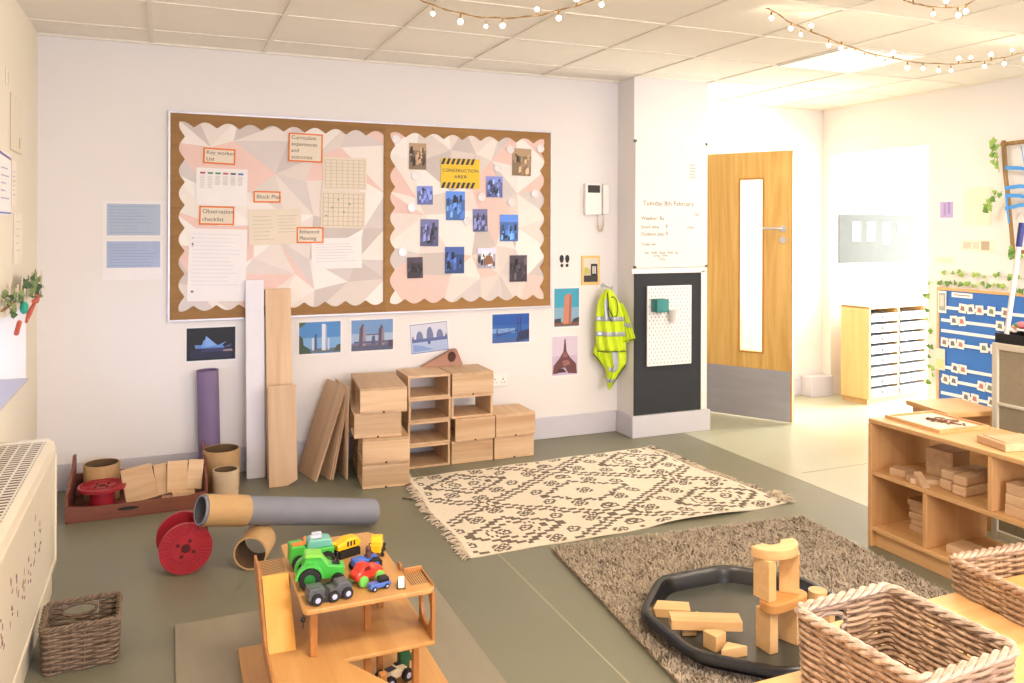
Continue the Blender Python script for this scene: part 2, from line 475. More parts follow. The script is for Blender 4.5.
by = YB - 0.002 - 0.017
OG = 'orange edged heading cards on the pinboard'
def heading(x0, z0, x1, z1, rows, label, size, tilt=0):
    t = sheet('heading_card', label, 'label', x0, z0, x1, z1, paper=ORANGE, y=by - .002, tilt=tilt, group=OG)
    w, h = x1 - x0, z1 - z0
    MB().box((-w / 2 + .009, -.0022, -h / 2 + .009), (w / 2 - .009, -.0012, h / 2 - .009)).build('card_face', PAPERB, t)
    for i, s in enumerate(rows):
        text(s, size, (-w / 2 + .017, -.0025, h / 2 - .009 - (h - .018) * (i + .5) / len(rows)), t, INK)
heading(.193, 1.825, .371, 1.918, ['Key worker', 'List'], 'orange edged card reading Key worker List at top left of the pinboard', .032, 2)
heading(.676, 1.854, .881, 2.029, ['Curriculum', 'experiences', 'and', 'outcomes'], 'orange edged card reading Curriculum experiences and outcomes', .032, 1)
heading(.474, 1.603, .631, 1.672, ['Block Plan'], 'small orange edged card reading Block Plan', .034, 0)
heading(.172, 1.468, .366, 1.578, ['Observation', 'checklist'], 'orange edged card reading Observation checklist', .034, 1)
heading(.726, 1.359, .889, 1.457, ['Enhanced', 'Planning'], 'faded orange edged card reading Enhanced Planning', .031, 0)
g = (178, 170, 160)
cols = [(170, 60, 90), (70, 130, 90), (70, 140, 120), (190, 90, 80), (70, 80, 90), (70, 100, 170)]
sh = []
for i, c in enumerate(cols):
    u = .07 + i * .148
    sh.append(rc(c, u, .84, u + .1, .89)); sh += lines((196, 190, 186), u, u + .1, .45 + (.1 if i > 1 else 0), .8, 8, .014, .2, i)
sheet('paper_sheet', 'white key worker list sheet with six coloured column headings', 'paper', .155, 1.582, .44, 1.8, sh, y=by - .0005, tilt=1)
sheet('paper_sheet', 'cream printed block plan sheet pinned under the Block Plan card', 'paper', .447, 1.352, .755, 1.565,
      lines((188, 176, 160), .08, .5, .1, .85, 7) + lines((188, 176, 160), .55, .95, .3, .85, 6, seed=3), PAPERB, y=by - .001, tilt=-2)
def grid(c, n, m_, u0=.05, v0=.06, u1=.95, v1=.92, t=.006):
    o = [rc(c, u0 + (u1 - u0) * i / n - t, v0, u0 + (u1 - u0) * i / n + t, v1) for i in range(n + 1)]
    return o + [rc(c, u0, v0 + (v1 - v0) * j / m_ - t, u1, v0 + (v1 - v0) * j / m_ + t) for j in range(m_ + 1)]
sheet('paper_sheet', 'cream grid sheet, upper one of two below the outcomes card', 'paper', .885, 1.69, 1.155, 1.89, grid((192, 178, 160), 7, 8), PAPERB, y=by - .0005, tilt=0)
sheet('paper_sheet', 'cream grid sheet with green marks, lower one of two', 'paper', .872, 1.452, 1.148, 1.682,
      grid((188, 172, 152), 8, 7) + [rc((120, 160, 120), .1 + .13 * i, .3 + .11 * (i * 7 % 5), .14 + .13 * i, .34 + .11 * (i * 7 % 5)) for i in range(5)], PAPERB, y=by - .0008, tilt=1)
sheet('paper_sheet', 'small white letter pinned near the bottom middle of the left board', 'paper', .816, 1.2, 1.127, 1.39, lines((196, 192, 204), .08, .92, .2, .85, 7), y=by - .0006, tilt=-1)
sheet('paper_sheet', 'large blank white sheet below the Observation checklist card', 'paper', .113, 1.02, .436, 1.445,
      [rc((120, 110, 150), .05, .86, .08, .88), rc((120, 110, 150), .05, .75, .08, .8), rc((150, 90, 120), .06, .12, .1, .15)] + lines((222, 218, 228), .05, .9, .2, .95, 14), y=by - .0004, tilt=1.5)

# small photographs on the right half (px rectangle -> wall metres)
C1 = (60, 74, 120); C2 = (120, 140, 190); C3 = (40, 40, 62); C4 = (150, 120, 84); C5 = (190, 190, 210)
def wallxz(px, py):
    return (0.014 + (px - 170) * 0 , 0)
PH = [  # x0,z0,x1,z1,kind,label
    (1.430, 1.83, 1.545, 2.00, 'b', 'brown photo of scaffolding at top left of the right board'),
    (2.150, 1.81, 2.290, 1.995, 'b', 'brown photo of posts at top right corner of the board'),
    (1.485, 1.605, 1.590, 1.725, 'c', 'small blue photo left of the tall bright blue photo'),
    (1.680, 1.505, 1.812, 1.695, 'd', 'bright blue photo directly below the yellow sign'),
    (1.963, 1.66, 2.080, 1.80, 'c', 'blue photo right of the yellow sign'),
    (1.507, 1.335, 1.630, 1.51, 'e', 'dusky photo of children at left of the middle row'),
    (1.868, 1.43, 1.972, 1.58, 'e', 'narrow dark photo in the middle row'),
    (2.062, 1.365, 2.195, 1.545, 'd', 'blue and dark photo at right of the middle row'),
    (1.675, 1.155, 1.808, 1.33, 'f', 'dark blue photo in the bottom row'),
    (1.903, 1.185, 2.030, 1.32, 'g', 'pale photo of a brown building model'),
    (1.420, 1.13, 1.525, 1.265, 'h', 'small dark photo at bottom left'),
    (2.133, 1.09, 2.262, 1.27, 'h', 'nearly black photo at bottom right'),
]
def photo_shapes(k, seed):
    r = random.Random(seed)
    base = {'b': (134, 112, 88), 'c': (96, 110, 170), 'd': (70, 110, 180), 'e': (86, 90, 130), 'f': (50, 74, 130), 'g': (170, 168, 190), 'h': (58, 52, 62)}[k]
    o = [rc(base, 0, 0, 1, 1)]
    def sc(f): return tuple(max(0, min(255, int(c * f))) for c in base)
    o.append(rc(sc(1.35), 0, .72, 1, 1))
    for i in range(20):
        u = r.random() * .82; v = r.random() * .62; q = .5 + r.random() * .6
        o.append(tr(sc(r.choice([.35, .5, .7, 1.25, 1.5, 1.8])), (u, v), (u + .16 * q, v + .04 * q), (u + .15 * q, v + .3 * q), (u + .02, v + .26 * q)))
    if k == 'g': o.append(tr((150, 104, 74), (.35, .15), (.9, .25), (.8, .6), (.45, .65)))
    return o
for i, (x0, z0, x1, z1, k, l) in enumerate(PH):
    sheet('photo_print', l, 'photo', x0, z0, x1, z1, photo_shapes(k, i), y=by - .0006, tilt=[0, 1, -1, 0][i % 4], group='small photo prints pinned to the right half of the pinboard')
# yellow construction sign
t = sheet('construction_sign', 'yellow sign with black hazard stripes reading CONSTRUCTION AREA', 'sign', 1.645, 1.715, 1.915, 1.91,
          [tr((40, 48, 66), (u, .8), (u + .07, .8), (u + .13, 1), (u + .06, 1)) for u in [i * .125 for i in range(7)]] +
          [tr((40, 48, 66), (u, 0), (u + .07, 0), (u + .13, .2), (u + .06, .2)) for u in [i * .125 for i in range(7)]],
          mat('sign_yellow', (236, 196, 44), .6, var=.02), y=by - .0015)
SI = mat('sign_ink', (50, 60, 90), .6, var=0)
text('CONSTRUCTION', .031, (0, -.0022, .018), t, SI, align='CENTER', spacing=1.05); text('AREA', .034, (0, -.0022, -.022), t, SI, align='CENTER', spacing=1.1)
# clear plastic discs pinned about
pl = mat('clear_disc', (226, 222, 224), .2, var=.02)
for i, (x, z) in enumerate([(1.345, 2.02), (1.475, 1.79), (1.45, 1.585), (2.135, 1.985), (2.045, 1.86), (1.93, 1.66), (1.83, 1.50), (2.145, 1.63), (1.39, 1.30), (2.32, 1.69), (2.36, 2.0)]):
    t = MB().cyl(.026, -.004, 0, axis='y', n=16).ring(.028, .018, -.006, -.003, axis='y', n=16).build('plastic_lid', pl, loc=(x, by - .0005, z), smooth=True)
    tag(t, 'small clear plastic disc pinned among the photos', 'disc', 'clear plastic discs pinned among the photos')

# landmark photographs below the board
BR = 'landmark photographs on the wall below the pinboard'
sheet('landmark_picture', 'night photo of a white shell-roofed opera house on black, left of the leaning planks', 'picture', .098, .664, .385, .876,
      [rc((36, 90, 110), .03, .05, .97, .95), rc((16, 18, 32), .04, .06, .96, .94), rc((30, 34, 66), .1, .1, .9, .36), rc((46, 52, 96), .3, .28, .75, .38),
       tr((88, 130, 200), (.2, .38), (.76, .38), (.72, .46), (.18, .48)), tr((110, 150, 216), (.3, .4), (.5, .42), (.36, .62)), tr((126, 168, 230), (.4, .42), (.62, .45), (.4, .72), (.38, .6)), tr((104, 146, 214), (.58, .42), (.8, .56), (.66, .4)),
       tr((60, 80, 150), (.74, .4), (.9, .48), (.86, .4)), tr((150, 130, 140), (.72, .28), (.92, .28), (.9, .34), (.74, .33))], tilt=0, group=BR)
sheet('landmark_picture', 'photo of a tall pale skyscraper city under a blue sky', 'picture', .735, .665, 1.01, .885,
      [rc((74, 134, 196), .04, .06, .96, .94), rc((120, 166, 214), .04, .2, .96, .5), tr((58, 78, 62), (.04, .06), (.32, .06), (.26, .2), (.14, .3), (.12, .5), (.04, .6)), tr((70, 92, 66), (.04, .78), (.14, .86), (.2, .94), (.04, .94)), rc((96, 110, 120), .3, .08, .96, .2),
       rc((200, 206, 220), .32, .15, .37, .5), rc((60, 84, 130), .38, .15, .43, .6), rc((214, 220, 232), .54, .14, .62, .88), rc((150, 170, 206), .62, .14, .65, .84), rc((190, 200, 220), .67, .15, .71, .48), tr((74, 84, 70), (.8, .1), (.96, .1), (.96, .3), (.88, .28))], group=BR)
sheet('landmark_picture', 'photo of a twin-towered stone bridge over a river', 'picture', 1.055, .665, 1.345, .885,
      [rc((110, 148, 196), .04, .06, .96, .94), rc((158, 178, 206), .04, .3, .96, .55), rc((84, 88, 116), .04, .06, .96, .2), rc((110, 104, 124), .04, .2, .96, .26),
       tr((88, 82, 104), (.2, .2), (.36, .2), (.35, .7), (.29, .84), (.22, .7)), tr((150, 134, 146), (.28, .2), (.36, .2), (.35, .72), (.3, .78)), tr((80, 78, 100), (.63, .2), (.77, .2), (.76, .66), (.7, .8), (.64, .66)), tr((140, 128, 142), (.7, .2), (.77, .2), (.76, .66), (.71, .72)),
       rc((96, 92, 116), .36, .5, .64, .54), rc((92, 92, 120), .1, .27, .95, .33), tr((84, 88, 116), (.47, .22), (.57, .22), (.55, .5), (.49, .46)), rc((70, 66, 84), .85, .15, .96, .34)], group=BR)
sheet('landmark_picture', 'tilted washed-out photo of a three-domed palace', 'picture', 1.435, .63, 1.715, .845,
      [rc((110, 116, 160), .05, .07, .95, .95), rc((206, 210, 226), .06, .09, .94, .93), rc((170, 188, 222), .06, .09, .94, .4), rc((92, 108, 160), .08, .4, .94, .5), tr((130, 158, 208), (.1, .12), (.6, .14), (.3, .3), (.1, .34)),
       *[tr((110, 122, 166), *[(u + .085 * math.cos(a), .5 + h_ * math.sin(a)) for a in [i * PI / 8 for i in range(9)]]) for u, h_ in ((.27, .24), (.52, .34), (.76, .24))],
       rc((70, 84, 132), .46, .32, .52, .42), tr((96, 110, 156), (.08, .5), (.14, .5), (.11, .62)), tr((96, 110, 156), (.88, .5), (.94, .5), (.91, .62))], tilt=-4, group=BR)
sheet('landmark_picture', 'blue photo of a long suspension bridge', 'picture', 2.005, .665, 2.3, .885,
      [rc((42, 98, 176), .04, .06, .96, .94), rc((28, 84, 170), .04, .6, .96, .94), rc((120, 160, 214), .04, .36, .6, .5), rc((60, 96, 160), .04, .06, .96, .22), tr((40, 50, 90), (.62, .08), (.96, .16), (.96, .46), (.7, .38)),
       rc((50, 56, 104), .66, .3, .68, .84), rc((50, 56, 104), .73, .3, .75, .84), rc((50, 56, 104), .66, .62, .75, .65), rc((60, 70, 120), .14, .3, .17, .48), tr((54, 64, 116), (.14, .26), (.66, .42), (.66, .45), (.14, .3)), tr((70, 90, 150), (.16, .46), (.4, .34), (.66, .78), (.4, .37))], group=BR)
sheet('landmark_picture', 'photo of a round red brick tower against a teal sky', 'picture', 2.468, .757, 2.683, 1.045,
      [rc((60, 156, 186), .05, .04, .95, .96), rc((130, 170, 196), .05, .15, .95, .5), rc((120, 82, 70), .05, .05, .95, .14), tr((60, 60, 70), (.05, .12), (.3, .14), (.28, .24), (.05, .22)), tr((60, 60, 70), (.68, .14), (.95, .14), (.95, .26), (.75, .22)),
       tr((196, 130, 104), (.36, .1), (.66, .1), (.68, .78), (.62, .83), (.48, .82), (.42, .76)), tr((164, 102, 86), (.56, .1), (.66, .1), (.68, .78), (.6, .8))], group=BR)
sheet('landmark_picture', 'photo of a tapering iron lattice tower on a lilac sky', 'picture', 2.455, .418, 2.67, .71,
      [rc((196, 178, 204), .04, .04, .96, .96), rc((210, 196, 214), .04, .5, .96, .96), tr((104, 62, 66), (.06, .08), (.24, .08), (.34, .2), (.5, .22), (.62, .08), (.94, .06), (.9, .3), (.68, .46), (.56, .6), (.52, .9), (.48, .9), (.44, .6), (.3, .44), (.1, .28)),
       tr((140, 90, 90), (.4, .46), (.62, .46), (.56, .58), (.44, .58)), tr((70, 42, 50), (.2, .1), (.56, .1), (.44, .2), (.3, .2)), tr((150, 100, 100), (.46, .24), (.7, .3), (.62, .4), (.4, .38))], group=BR)
# two pale blue forms on the left of the board
sheet('paper_form', 'pale blue printed form taped to the wall, upper of two', 'paper', -.33, 1.395, -.02, 1.60, [rc((168, 184, 206), .06, .06, .95, .93)] + lines((140, 154, 184), .1, .9, .1, .9, 9, .012, .5), y=YB - .0016)
sheet('paper_form', 'pale blue printed form taped to the wall, lower of two', 'paper', -.33, 1.155, -.02, 1.385, [rc((164, 180, 212), .06, .3, .95, .95)] + lines((140, 154, 190), .1, .9, .32, .9, 8, .012, .5, 4), y=YB - .0016)
# foot prints
b = MB()
for s_ in (-1, 1):
    b.prism([(s_ * .022 + .016 * math.cos(a) * (1 + .1 * math.sin(a)), .018 + .028 * math.sin(a)) for a in [i * PI / 8 for i in range(16)]], -.002, 0)
    b.prism([(s_ * .020 + .011 * math.cos(a), -.028 + .012 * math.sin(a)) for a in [i * PI / 6 for i in range(12)]], -.002, 0)
tag(b.build('footprint_sign', mat('foot_ink', (36, 42, 50), .6), loc=(2.557, YB - .001, 1.222)), 'pair of black footprint marks on the wall below the intercom', 'sign')
sheet('framed_sign', 'yellow bordered photo sign hung above the hi-vis vest', 'sign', 2.69, 1.055, 2.835, 1.26,
      [rc((196, 180, 150), .1, .08, .9, .92), rc((214, 206, 190), .1, .55, .9, .92), rc((56, 50, 52), .12, .1, .88, .32), rc((40, 38, 44), .5, .3, .86, .72), rc((214, 206, 200), .58, .38, .78, .64), rc((60, 54, 54), .66, .38, .69, .64), tr((190, 190, 70), (.15, .38), (.35, .4), (.32, .62), (.16, .6))],
      mat('yellow_frame', (232, 192, 110), .6), thick=.006)
# intercom
t = thing('intercom', 'white wall intercom handset with black screen and coiled cord', 'intercom', (2.79, YB, 1.53))
MB().box((-.085, -.035, .02), (.045, 0, .24)).build('housing', WHITE, t, bevel=.005)
MB().box((-.068, -.037, .175), (.028, -.034, .228)).build('screen', BLACK, t)
MB().box((.05, -.05, .02), (.098, 0, .24)).build('handset', WHITE, t, bevel=.012)
b = MB(); p = []
for i in range(121):
    u = i / 120; a = PI * u
    cx, cz = .045 - .024 * math.cos(a), .02 - .12 * math.sin(a) ** .7
    p.append((cx + .005 * math.cos(i * 1.9), -.02 + .005 * math.sin(i * 1.9), cz))
b.tube(p, .0022, 5); b.build('coiled_cord', mat('cord_cream', (214, 200, 170), .5), t, smooth=True)
# socket
t = thing('wall_socket', 'white double plug socket low on the wall right of the block stack', 'socket', (2.064, YB, .43))
MB().box((-.06, -.01, -.043), (.06, 0, .043)).build('plate', WHITE, t, bevel=.003)
b = MB()
for cx in (-.03, .03):
    b.box((cx - .003, -.011, .0), (cx + .003, -.0099, .01)).box((cx - .014, -.011, -.018), (cx - .006, -.0099, -.014)).box((cx + .006, -.011, -.018), (cx + .014, -.0099, -.014))
b.build('pin_holes', DARK, t)
b = MB().box((-.04, -.013, .02), (-.028, -.009, .034)).box((.028, -.013, .02), (.04, -.009, .034)); b.build('switches', WHITE, t, bevel=.001)

# pillar: whiteboard, blackboard, pegboard
t = thing('whiteboard', 'tall whiteboard with faint handwriting on the pillar beside the door', 'whiteboard', (3.284, 4.878, 1.18))
MB().box((-.297, -.012, 0), (.297, 0, .888)).build('panel', mat('whiteboard_face', (232, 226, 220), .25, var=.01), t, bevel=.002)
b = MB()
for sx in (-1, 1):
    for z in (.006, .882): b.box((sx * .297 - .009, -.016, z - .009), (sx * .297 + .009, 0, z + .009))
b.build('corner_cap', mat('cap_grey', (90, 88, 80), .5), t, bevel=.002)
PEN = mat('pen_faint', (112, 104, 92), .8, var=0)
for s_, sz, x, z in (('Tuesday 8th February', .048, -.235, .45), ('Weather', .036, -.25, .345), ('Snack time', .034, -.25, .285), ('Outdoor play', .034, -.25, .235), ('Today we', .03, -.25, .165)):
    text(s_, sz, (x, -.0125, z), t, PEN)
for s_, sz, x, z in (('By', .04, -.1, .345), ('8', .036, -.05, .29), ('B', .036, -.05, .24), ('am  milk  blue  find  up', .03, -.22, .105), ('song  time', .028, -.15, .085), ('tray', .03, -.1, .06), ('soup', .03, .13, .285), ('list', .03, .2, .375)):
    text(s_, sz, (x, -.0125, z), t, PEN)
for i in range(5): text('note', .026, (.15, -.0125, .73 - i * .022), t, PEN)
t = thing('blackboard', 'tall black chalkboard panel on the lower half of the pillar', 'blackboard', (3.262, 4.878, .155))
MB().box((-.278, -.008, 0), (.278, 0, .985)).build('panel', mat('chalkboard', (42, 45, 50), .8, var=.12, scale=4), t, bevel=.001)
b = MB().box((.278, -.012, 0), (.31, 0, 1.0)).box((-.3, -.012, .985), (.31, 0, 1.02)); b.build('trim', WHITE, t, bevel=.002)
t = thing('pegboard', 'white perforated pegboard panel mounted over the black chalkboard', 'pegboard', (3.262, 4.868, .493))
MB().box((-.184, -.018, 0), (.184, -.004, .56)).build('panel', WHITE, t, bevel=.004)
MB().box((-.15, -.004, .03), (-.12, 0, .53)).box((.12, -.004, .03), (.15, 0, .53)).build('batten', WHITE, t)
b = MB()
for j in range(22):
    for i in range(11 if j % 2 else 12):
        x = -.165 + .03 * i + (.015 if j % 2 else 0); z = .022 + j * .0246
        b.prism([(x - .004, z - .007), (x + .004, z - .007), (x + .004, z + .007), (x - .004, z + .007)], -.0184, -.0179)
b.build('holes', mat('peg_hole', (176, 170, 168), .9, var=0), t)
b = MB().box((-.05, -.075, 0), (.05, 0, .008)).box((-.05, -.075, 0), (.05, -.068, .09)).box((-.05, -.075, 0), (-.043, 0, .09)).box((.043, -.075, 0), (.05, 0, .09)).box((-.05, -.007, 0), (.05, 0, .09))
tag(b.build('peg_cup', mat('teal_plastic', (60, 136, 134), .4), loc=(3.155, 4.849, .875), bevel=.003), 'teal square cup hung on the pegboard', 'cup')
b = MB().lathe([(.001, 0), (.024, 0), (.034, .085), (.031, .085), (.021, .004), (.001, .004)], 20)
tag(b.build('peg_cup', mat('pale_cup', (214, 208, 204), .4), loc=(3.265, 4.813, .80), smooth=True), 'round white cup hung on the pegboard', 'cup')

# ------------------------------------------------------------------ hi-vis vest
HV = mat('hi_vis', (206, 232, 32), .6, var=.05, scale=20)
TAPE = mat('reflective_tape', (176, 184, 190), .3, .3, var=.03)
TRIM = mat('dark_binding', (44, 60, 44), .7)
vest = thing('hi_vis_vest', 'yellow hi-vis vest with grey reflective bands hanging on a hook', 'vest', (2.862, 5.0, 0), (0, 0, math.radians(-27)))
def rows_at(rows, z):
    for (z0, a0, b0), (z1, a1, b1) in zip(rows, rows[1:]):
        if z1 <= z <= z0:
            t = (z0 - z) / (z0 - z1 + 1e-9); return a0 + (a1 - a0) * t, b0 + (b1 - b0) * t
    return rows[-1][1:]
def cloth(rows, off, name, m, parent, z0=None, z1=None, amp=.010, nf=3.2, nr=26, th=.004, xr=None, slope=0.0):
    z0 = rows[0][0] if z0 is None else z0; z1 = rows[-1][0] if z1 is None else z1
    b = MB(); nc = 18; vs = []
    for j in range(nr + 1):
        z = z0 + (z1 - z0) * j / nr
        a, c = rows_at(rows, z)
        f0, f1 = (0, 1) if xr is None else xr
        for i in range(nc + 1):
            u = f0 + (f1 - f0) * i / nc
            x = a + (c - a) * u
            y = off - amp * math.sin(nf * 2 * PI * u + z * 9) * (.4 + .6 * min(1, (rows[0][0] - z) * 4)) - .03 * math.sin(PI * u) * (1 if slope == 0 else .2) - slope * max(0, x - .085)
            vs.append((x, y, z))
    fs = [(j * (nc + 1) + i, j * (nc + 1) + i + 1, (j + 1) * (nc + 1) + i + 1, (j + 1) * (nc + 1) + i) for j in range(nr) for i in range(nc)]
    b.add(vs, fs)
    o = b.build(name, m, parent, smooth=True)
    s_ = o.modifiers.new('s', 'SOLIDIFY'); s_.thickness = th; s_.offset = 0
    return o
front = [(1.03, -.03, .005), (1.0, -.055, .03), (.93, -.085, .07), (.85, -.095, .10), (.75, -.10, .105), (.64, -.095, .112), (.60, -.085, .115)]
side = [(.93, .055, .09), (.88, .065, .115), (.82, .075, .135), (.76, .085, .152), (.71, .09, .168), (.695, .09, .170), (.665, .095, .12)]
tail = [(.62, -.075, .115), (.55, -.06, .118), (.50, -.04, .112), (.45, -.02, .075), (.40, -.02, .045), (.35, -.012, .016), (.33, -.005, .004)]
tail2 = [(.66, -.09, -.02), (.60, -.112, -.03), (.57, -.112, -.035), (.55, -.09, -.045), (.50, -.05, -.04)]
cloth(tail2, -.0, 'back_corner', HV, vest)
o = cloth(tail, -.012, 'back_panel', HV, vest)
cloth(tail, -.0175, 'vertical_band', TAPE, vest, .61, .47, xr=(.45, .68), nr=8)
cloth(tail, -.0178, 'lower_band', TAPE, vest, .485, .455, xr=(.2, .68), nr=4); cloth(tail, -.018, 'tail_band', TAPE, vest, .405, .38, nr=4, xr=(0, .8))
o = cloth(side, -.014, 'side_panel', HV, vest, slope=1.1, amp=.004); cloth(side, -.019, 'side_band', TAPE, vest, .80, .77, nr=4, slope=1.1, amp=.004)
o = cloth(front, -.03, 'front_panel', HV, vest)
cloth(front, -.036, 'upper_band', TAPE, vest, .84, .81, nr=4); cloth(front, -.036, 'lower_band', TAPE, vest, .735, .705, nr=4); cloth(front, -.037, 'shoulder_band', TAPE, vest, .965, .81, nr=12, xr=(.30, .47))
b = MB()
b.tube([(.02 + .034 * math.cos(a) , -.062 - .008 * math.sin(a * 2), .895 + .085 * math.sin(a)) for a in [i * PI / 12 for i in range(24)]], .0035, 6, True)
b.tube([(-.02, -.05, 1.02), (-.015, -.066, .97), (-.01, -.07, .9), (.02, -.068, .84), (.05, -.066, .85)], .0035, 6)
b.tube([(-.085, -.045, .60), (-.03, -.068, .596), (.03, -.07, .60), (.115, -.038, .60)], .0035, 6)
b.tube([(.10, -.035, .667), (.135, -.075, .68), (.168, -.112, .697)], .0035, 6)
b.tube([(.112, -.02, .50), (.075, -.03, .45), (.045, -.025, .40), (.016, -.02, .35), (.004, -.02, .33)], .0035, 6); b.tube([(-.113, -.01, .57), (-.09, -.02, .55), (-.05, -.02, .50)], .0035, 6)
b.build('binding', TRIM, vest, smooth=True)
b = MB().tube([(2.862, YB, 1.05), (2.862, 5.02, 1.04), (2.862, 4.975, 1.03), (2.862, 4.965, 1.05)], .006, 8).cyl(.018, YB - .006, YB, (2.862, 0, 1.05), 'y', 14)
tag(b.build('coat_hook', SILVER, smooth=True), 'metal wall hook that holds the hi-vis vest', 'hook')

# ------------------------------------------------------------------ hollow wooden blocks
HG = 'large hollow wooden blocks stacked against the wall'
def hollow(lx, ly, lz, open_axis, label, loc, rz=0, planks=False, notch=True, group=HG):
    """open_axis 'x': open ends left and right; 'y': open to the front"""
    t = thing('hollow_block', label, 'block', loc, (0, 0, math.radians(rz)), group)
    k = .014
    if planks:
        MB().box((0, 0, lz - k), (lx, ly * .56 - .002, lz)).box((0, ly * .56 + .002, lz - k), (lx, ly, lz)).build('top_panel', BLOCK, t, bevel=.0015) if planks == 'deep' else \
        MB().box((0, 0, lz - k), (lx * .5 - .002, ly, lz)).box((lx * .5 + .002, 0, lz - k), (lx, ly, lz)).build('top_panel', BLOCKY, t, bevel=.0015)
    else:
        MB().box((0, 0, lz - k), (lx, ly, lz)).build('top_panel', BLOCKY, t, bevel=.0015)
    MB().box((0, 0, 0.001), (lx, ly, k)).build('bottom_panel', BLOCKY, t, bevel=.0015)
    if open_axis == 'x':
        for y0 in (0, ly - k):
            pts = [(.0, k), (lx, k), (lx, lz - k), (0, lz - k)]
            MB().prism(pts, y0 + .0005, y0 + k - .0005).build('side_panel', BLOCK, t, bevel=.001)
        if ly > .4: MB().box((.001, ly / 2 - k / 2, k), (lx - .001, ly / 2 + k / 2, lz - k)).build('divider', BLOCK, t)
        if notch: MB().cyl(.006, -.0006, .002, (lx / 2, 0, .005), 'y', 14).build('finger_notch', DARK, t)
    else:
        for x0 in (0, lx - k): MB().box((x0, .001, k), (x0 + k, ly - .001, lz - k)).build('side_panel', BLOCKY, t, bevel=.001)
    return t
nm = ['top', 'second', 'third', 'bottom']
for k in range(4):
    lev = 3 - k
    dx, dy = [(0, -.0), (-.028, .02), (.012, -.01), (.014, 0)][k]
    hollow(.262, .50 if k != 1 else .46, .14, 'x', 'long hollow block, %s of the turned left-hand stack beside the leaning boards' % ('topmost' if k == 0 else nm[k] + (' from top' if k < 3 else 'most')), (.99 + dx, 4.49 + dy, .14 * lev), -6)
for k in range(4):
    hollow(.268, .28, .14, 'y', 'hollow block open to the front, %s of the see-through column' % ('topmost' if k == 0 else nm[k] + (' from top' if k < 3 else 'most')), (1.338 + (.004 if k == 1 else 0), 4.755, .14 * (3 - k)))
hollow(.272, .28, .14, 'x', 'closed-front hollow block on top of the third column, below the rough offcut', (1.615, 4.745, .42), planks=True)
hollow(.272, .28, .14, 'y', 'single open-front hollow block second from top in the third column', (1.612, 4.75, .28))
hollow(.262, .28, .14, 'x', 'closed-front hollow block third from top, pushed out with a dark gap beside it', (1.633, 4.735, .14))
hollow(.272, .28, .14, 'x', 'closed-front hollow block at the foot of the third column', (1.616, 4.755, 0), notch=False)
hollow(.27, .27, .14, 'x', 'upper hollow block of the short right-hand pair, planked top', (1.903, 4.74, .14), planks=True)
hollow(.27, .28, .14, 'x', 'lower hollow block of the short right-hand pair, on the floor', (1.897, 4.75, 0))
# offcut with knot leaning on the wall behind the stack
t = thing('wood_offcut', 'triangular reddish wood offcut with a dark knot on top of the block stack', 'wood', (1.50, 5.035, .5605))
MB().prism([(0, 0), (.285, 0), (.24, .105), (.20, .10)], -.01, .03).build('board', RUSTW, t, bevel=.002)
MB().prism([(.205 + .028 * math.cos(a), .058 + .034 * math.sin(a)) for a in [i * PI / 7 for i in range(14)]], -.0125, -.009).prism([(.2 + .012 * math.cos(a), .066 + .016 * math.sin(a)) for a in [i * PI / 5 for i in range(10)]], -.0145, -.012).build('knot', mat('knot_dark', (78, 48, 40), .8, var=.3, scale=60), t)
# boards leaning against the left stack
LG = 'hardwood boards fanned against the block stack'
def board(label, bottom, top, depth, th, rz, m=BLOCKZ, name='wooden_board', group=None, w_off=0):
    """board whose wide face holds the direction bottom->top and the depth direction"""
    v = Vector(top) - Vector(bottom); L = v.length
    ang = math.atan2(v.x, v.z)
    o = MB().box((0, 0, 0), (th, depth, L)).build(name, m, loc=bottom, bevel=.002)
    o.rotation_euler = (Matrix.Rotation(rz, 3, 'Z') @ Matrix.Rotation(ang, 3, 'Y')).to_euler()
    return tag(o, label, 'board', group)
r = math.radians(14)
board('outermost hardwood board leaning at the lowest angle beside the tall planks', (.785, 4.73, .001), (.974, 4.75, .53), .27, .012, r, group=LG)
board('front one of two thin steep boards in the leaning fan', (.868, 4.73, .001), (.980, 4.75, .50), .25, .009, r, group=LG)
board('rear one of two thin steep boards in the leaning fan', (.881, 4.73, .001), (.990, 4.75, .505), .25, .009, r, group=LG)
board('upright hardwood board standing tight against the left block stack', (.958, 4.70, .001), (.966, 4.70, .535), .29, .009, math.radians(4), group=LG)
o = MB().box((0, 0, 0), (.13, .012, .30)).build('wooden_board', REDW, loc=(.84, 5.03, .001), rot=R3(-6, 6, 0), bevel=.002)
tag(o, 'reddish board glimpsed behind the fanned leaning boards', 'board')
# tall planks
o = MB().box((0, 0, 0), (.148, .042, 1.10)).build('wooden_plank', BLOCKZ, loc=(.540, 4.87, .001), rot=R3(-9.2, 0, 0), bevel=.003)
tag(o, 'tall pale wooden plank leaning up over the edge of the pinboard', 'plank')
o = MB().prism([(0, 0), (.1, -.0), (.155, .03), (.158, .56), (0, .56)], 0, .042).build('wooden_plank', BLOCKZ, loc=(.530, 4.715, .001), rot=R3(-14.5, 0, -2), bevel=.003)
tag(o, 'shorter wooden plank with grain streaks leaning in front of the tall one', 'plank')
o = MB().box((0, 0, 0), (.105, .03, 1.15)).build('white_plank', mat('white_board', (222, 220, 228), .5, var=.02), loc=(.428, 4.92, .001), rot=R3(-6.6, 0, 0), bevel=.003)
tag(o, 'tall white board leaning on the wall left of the wooden planks', 'plank')

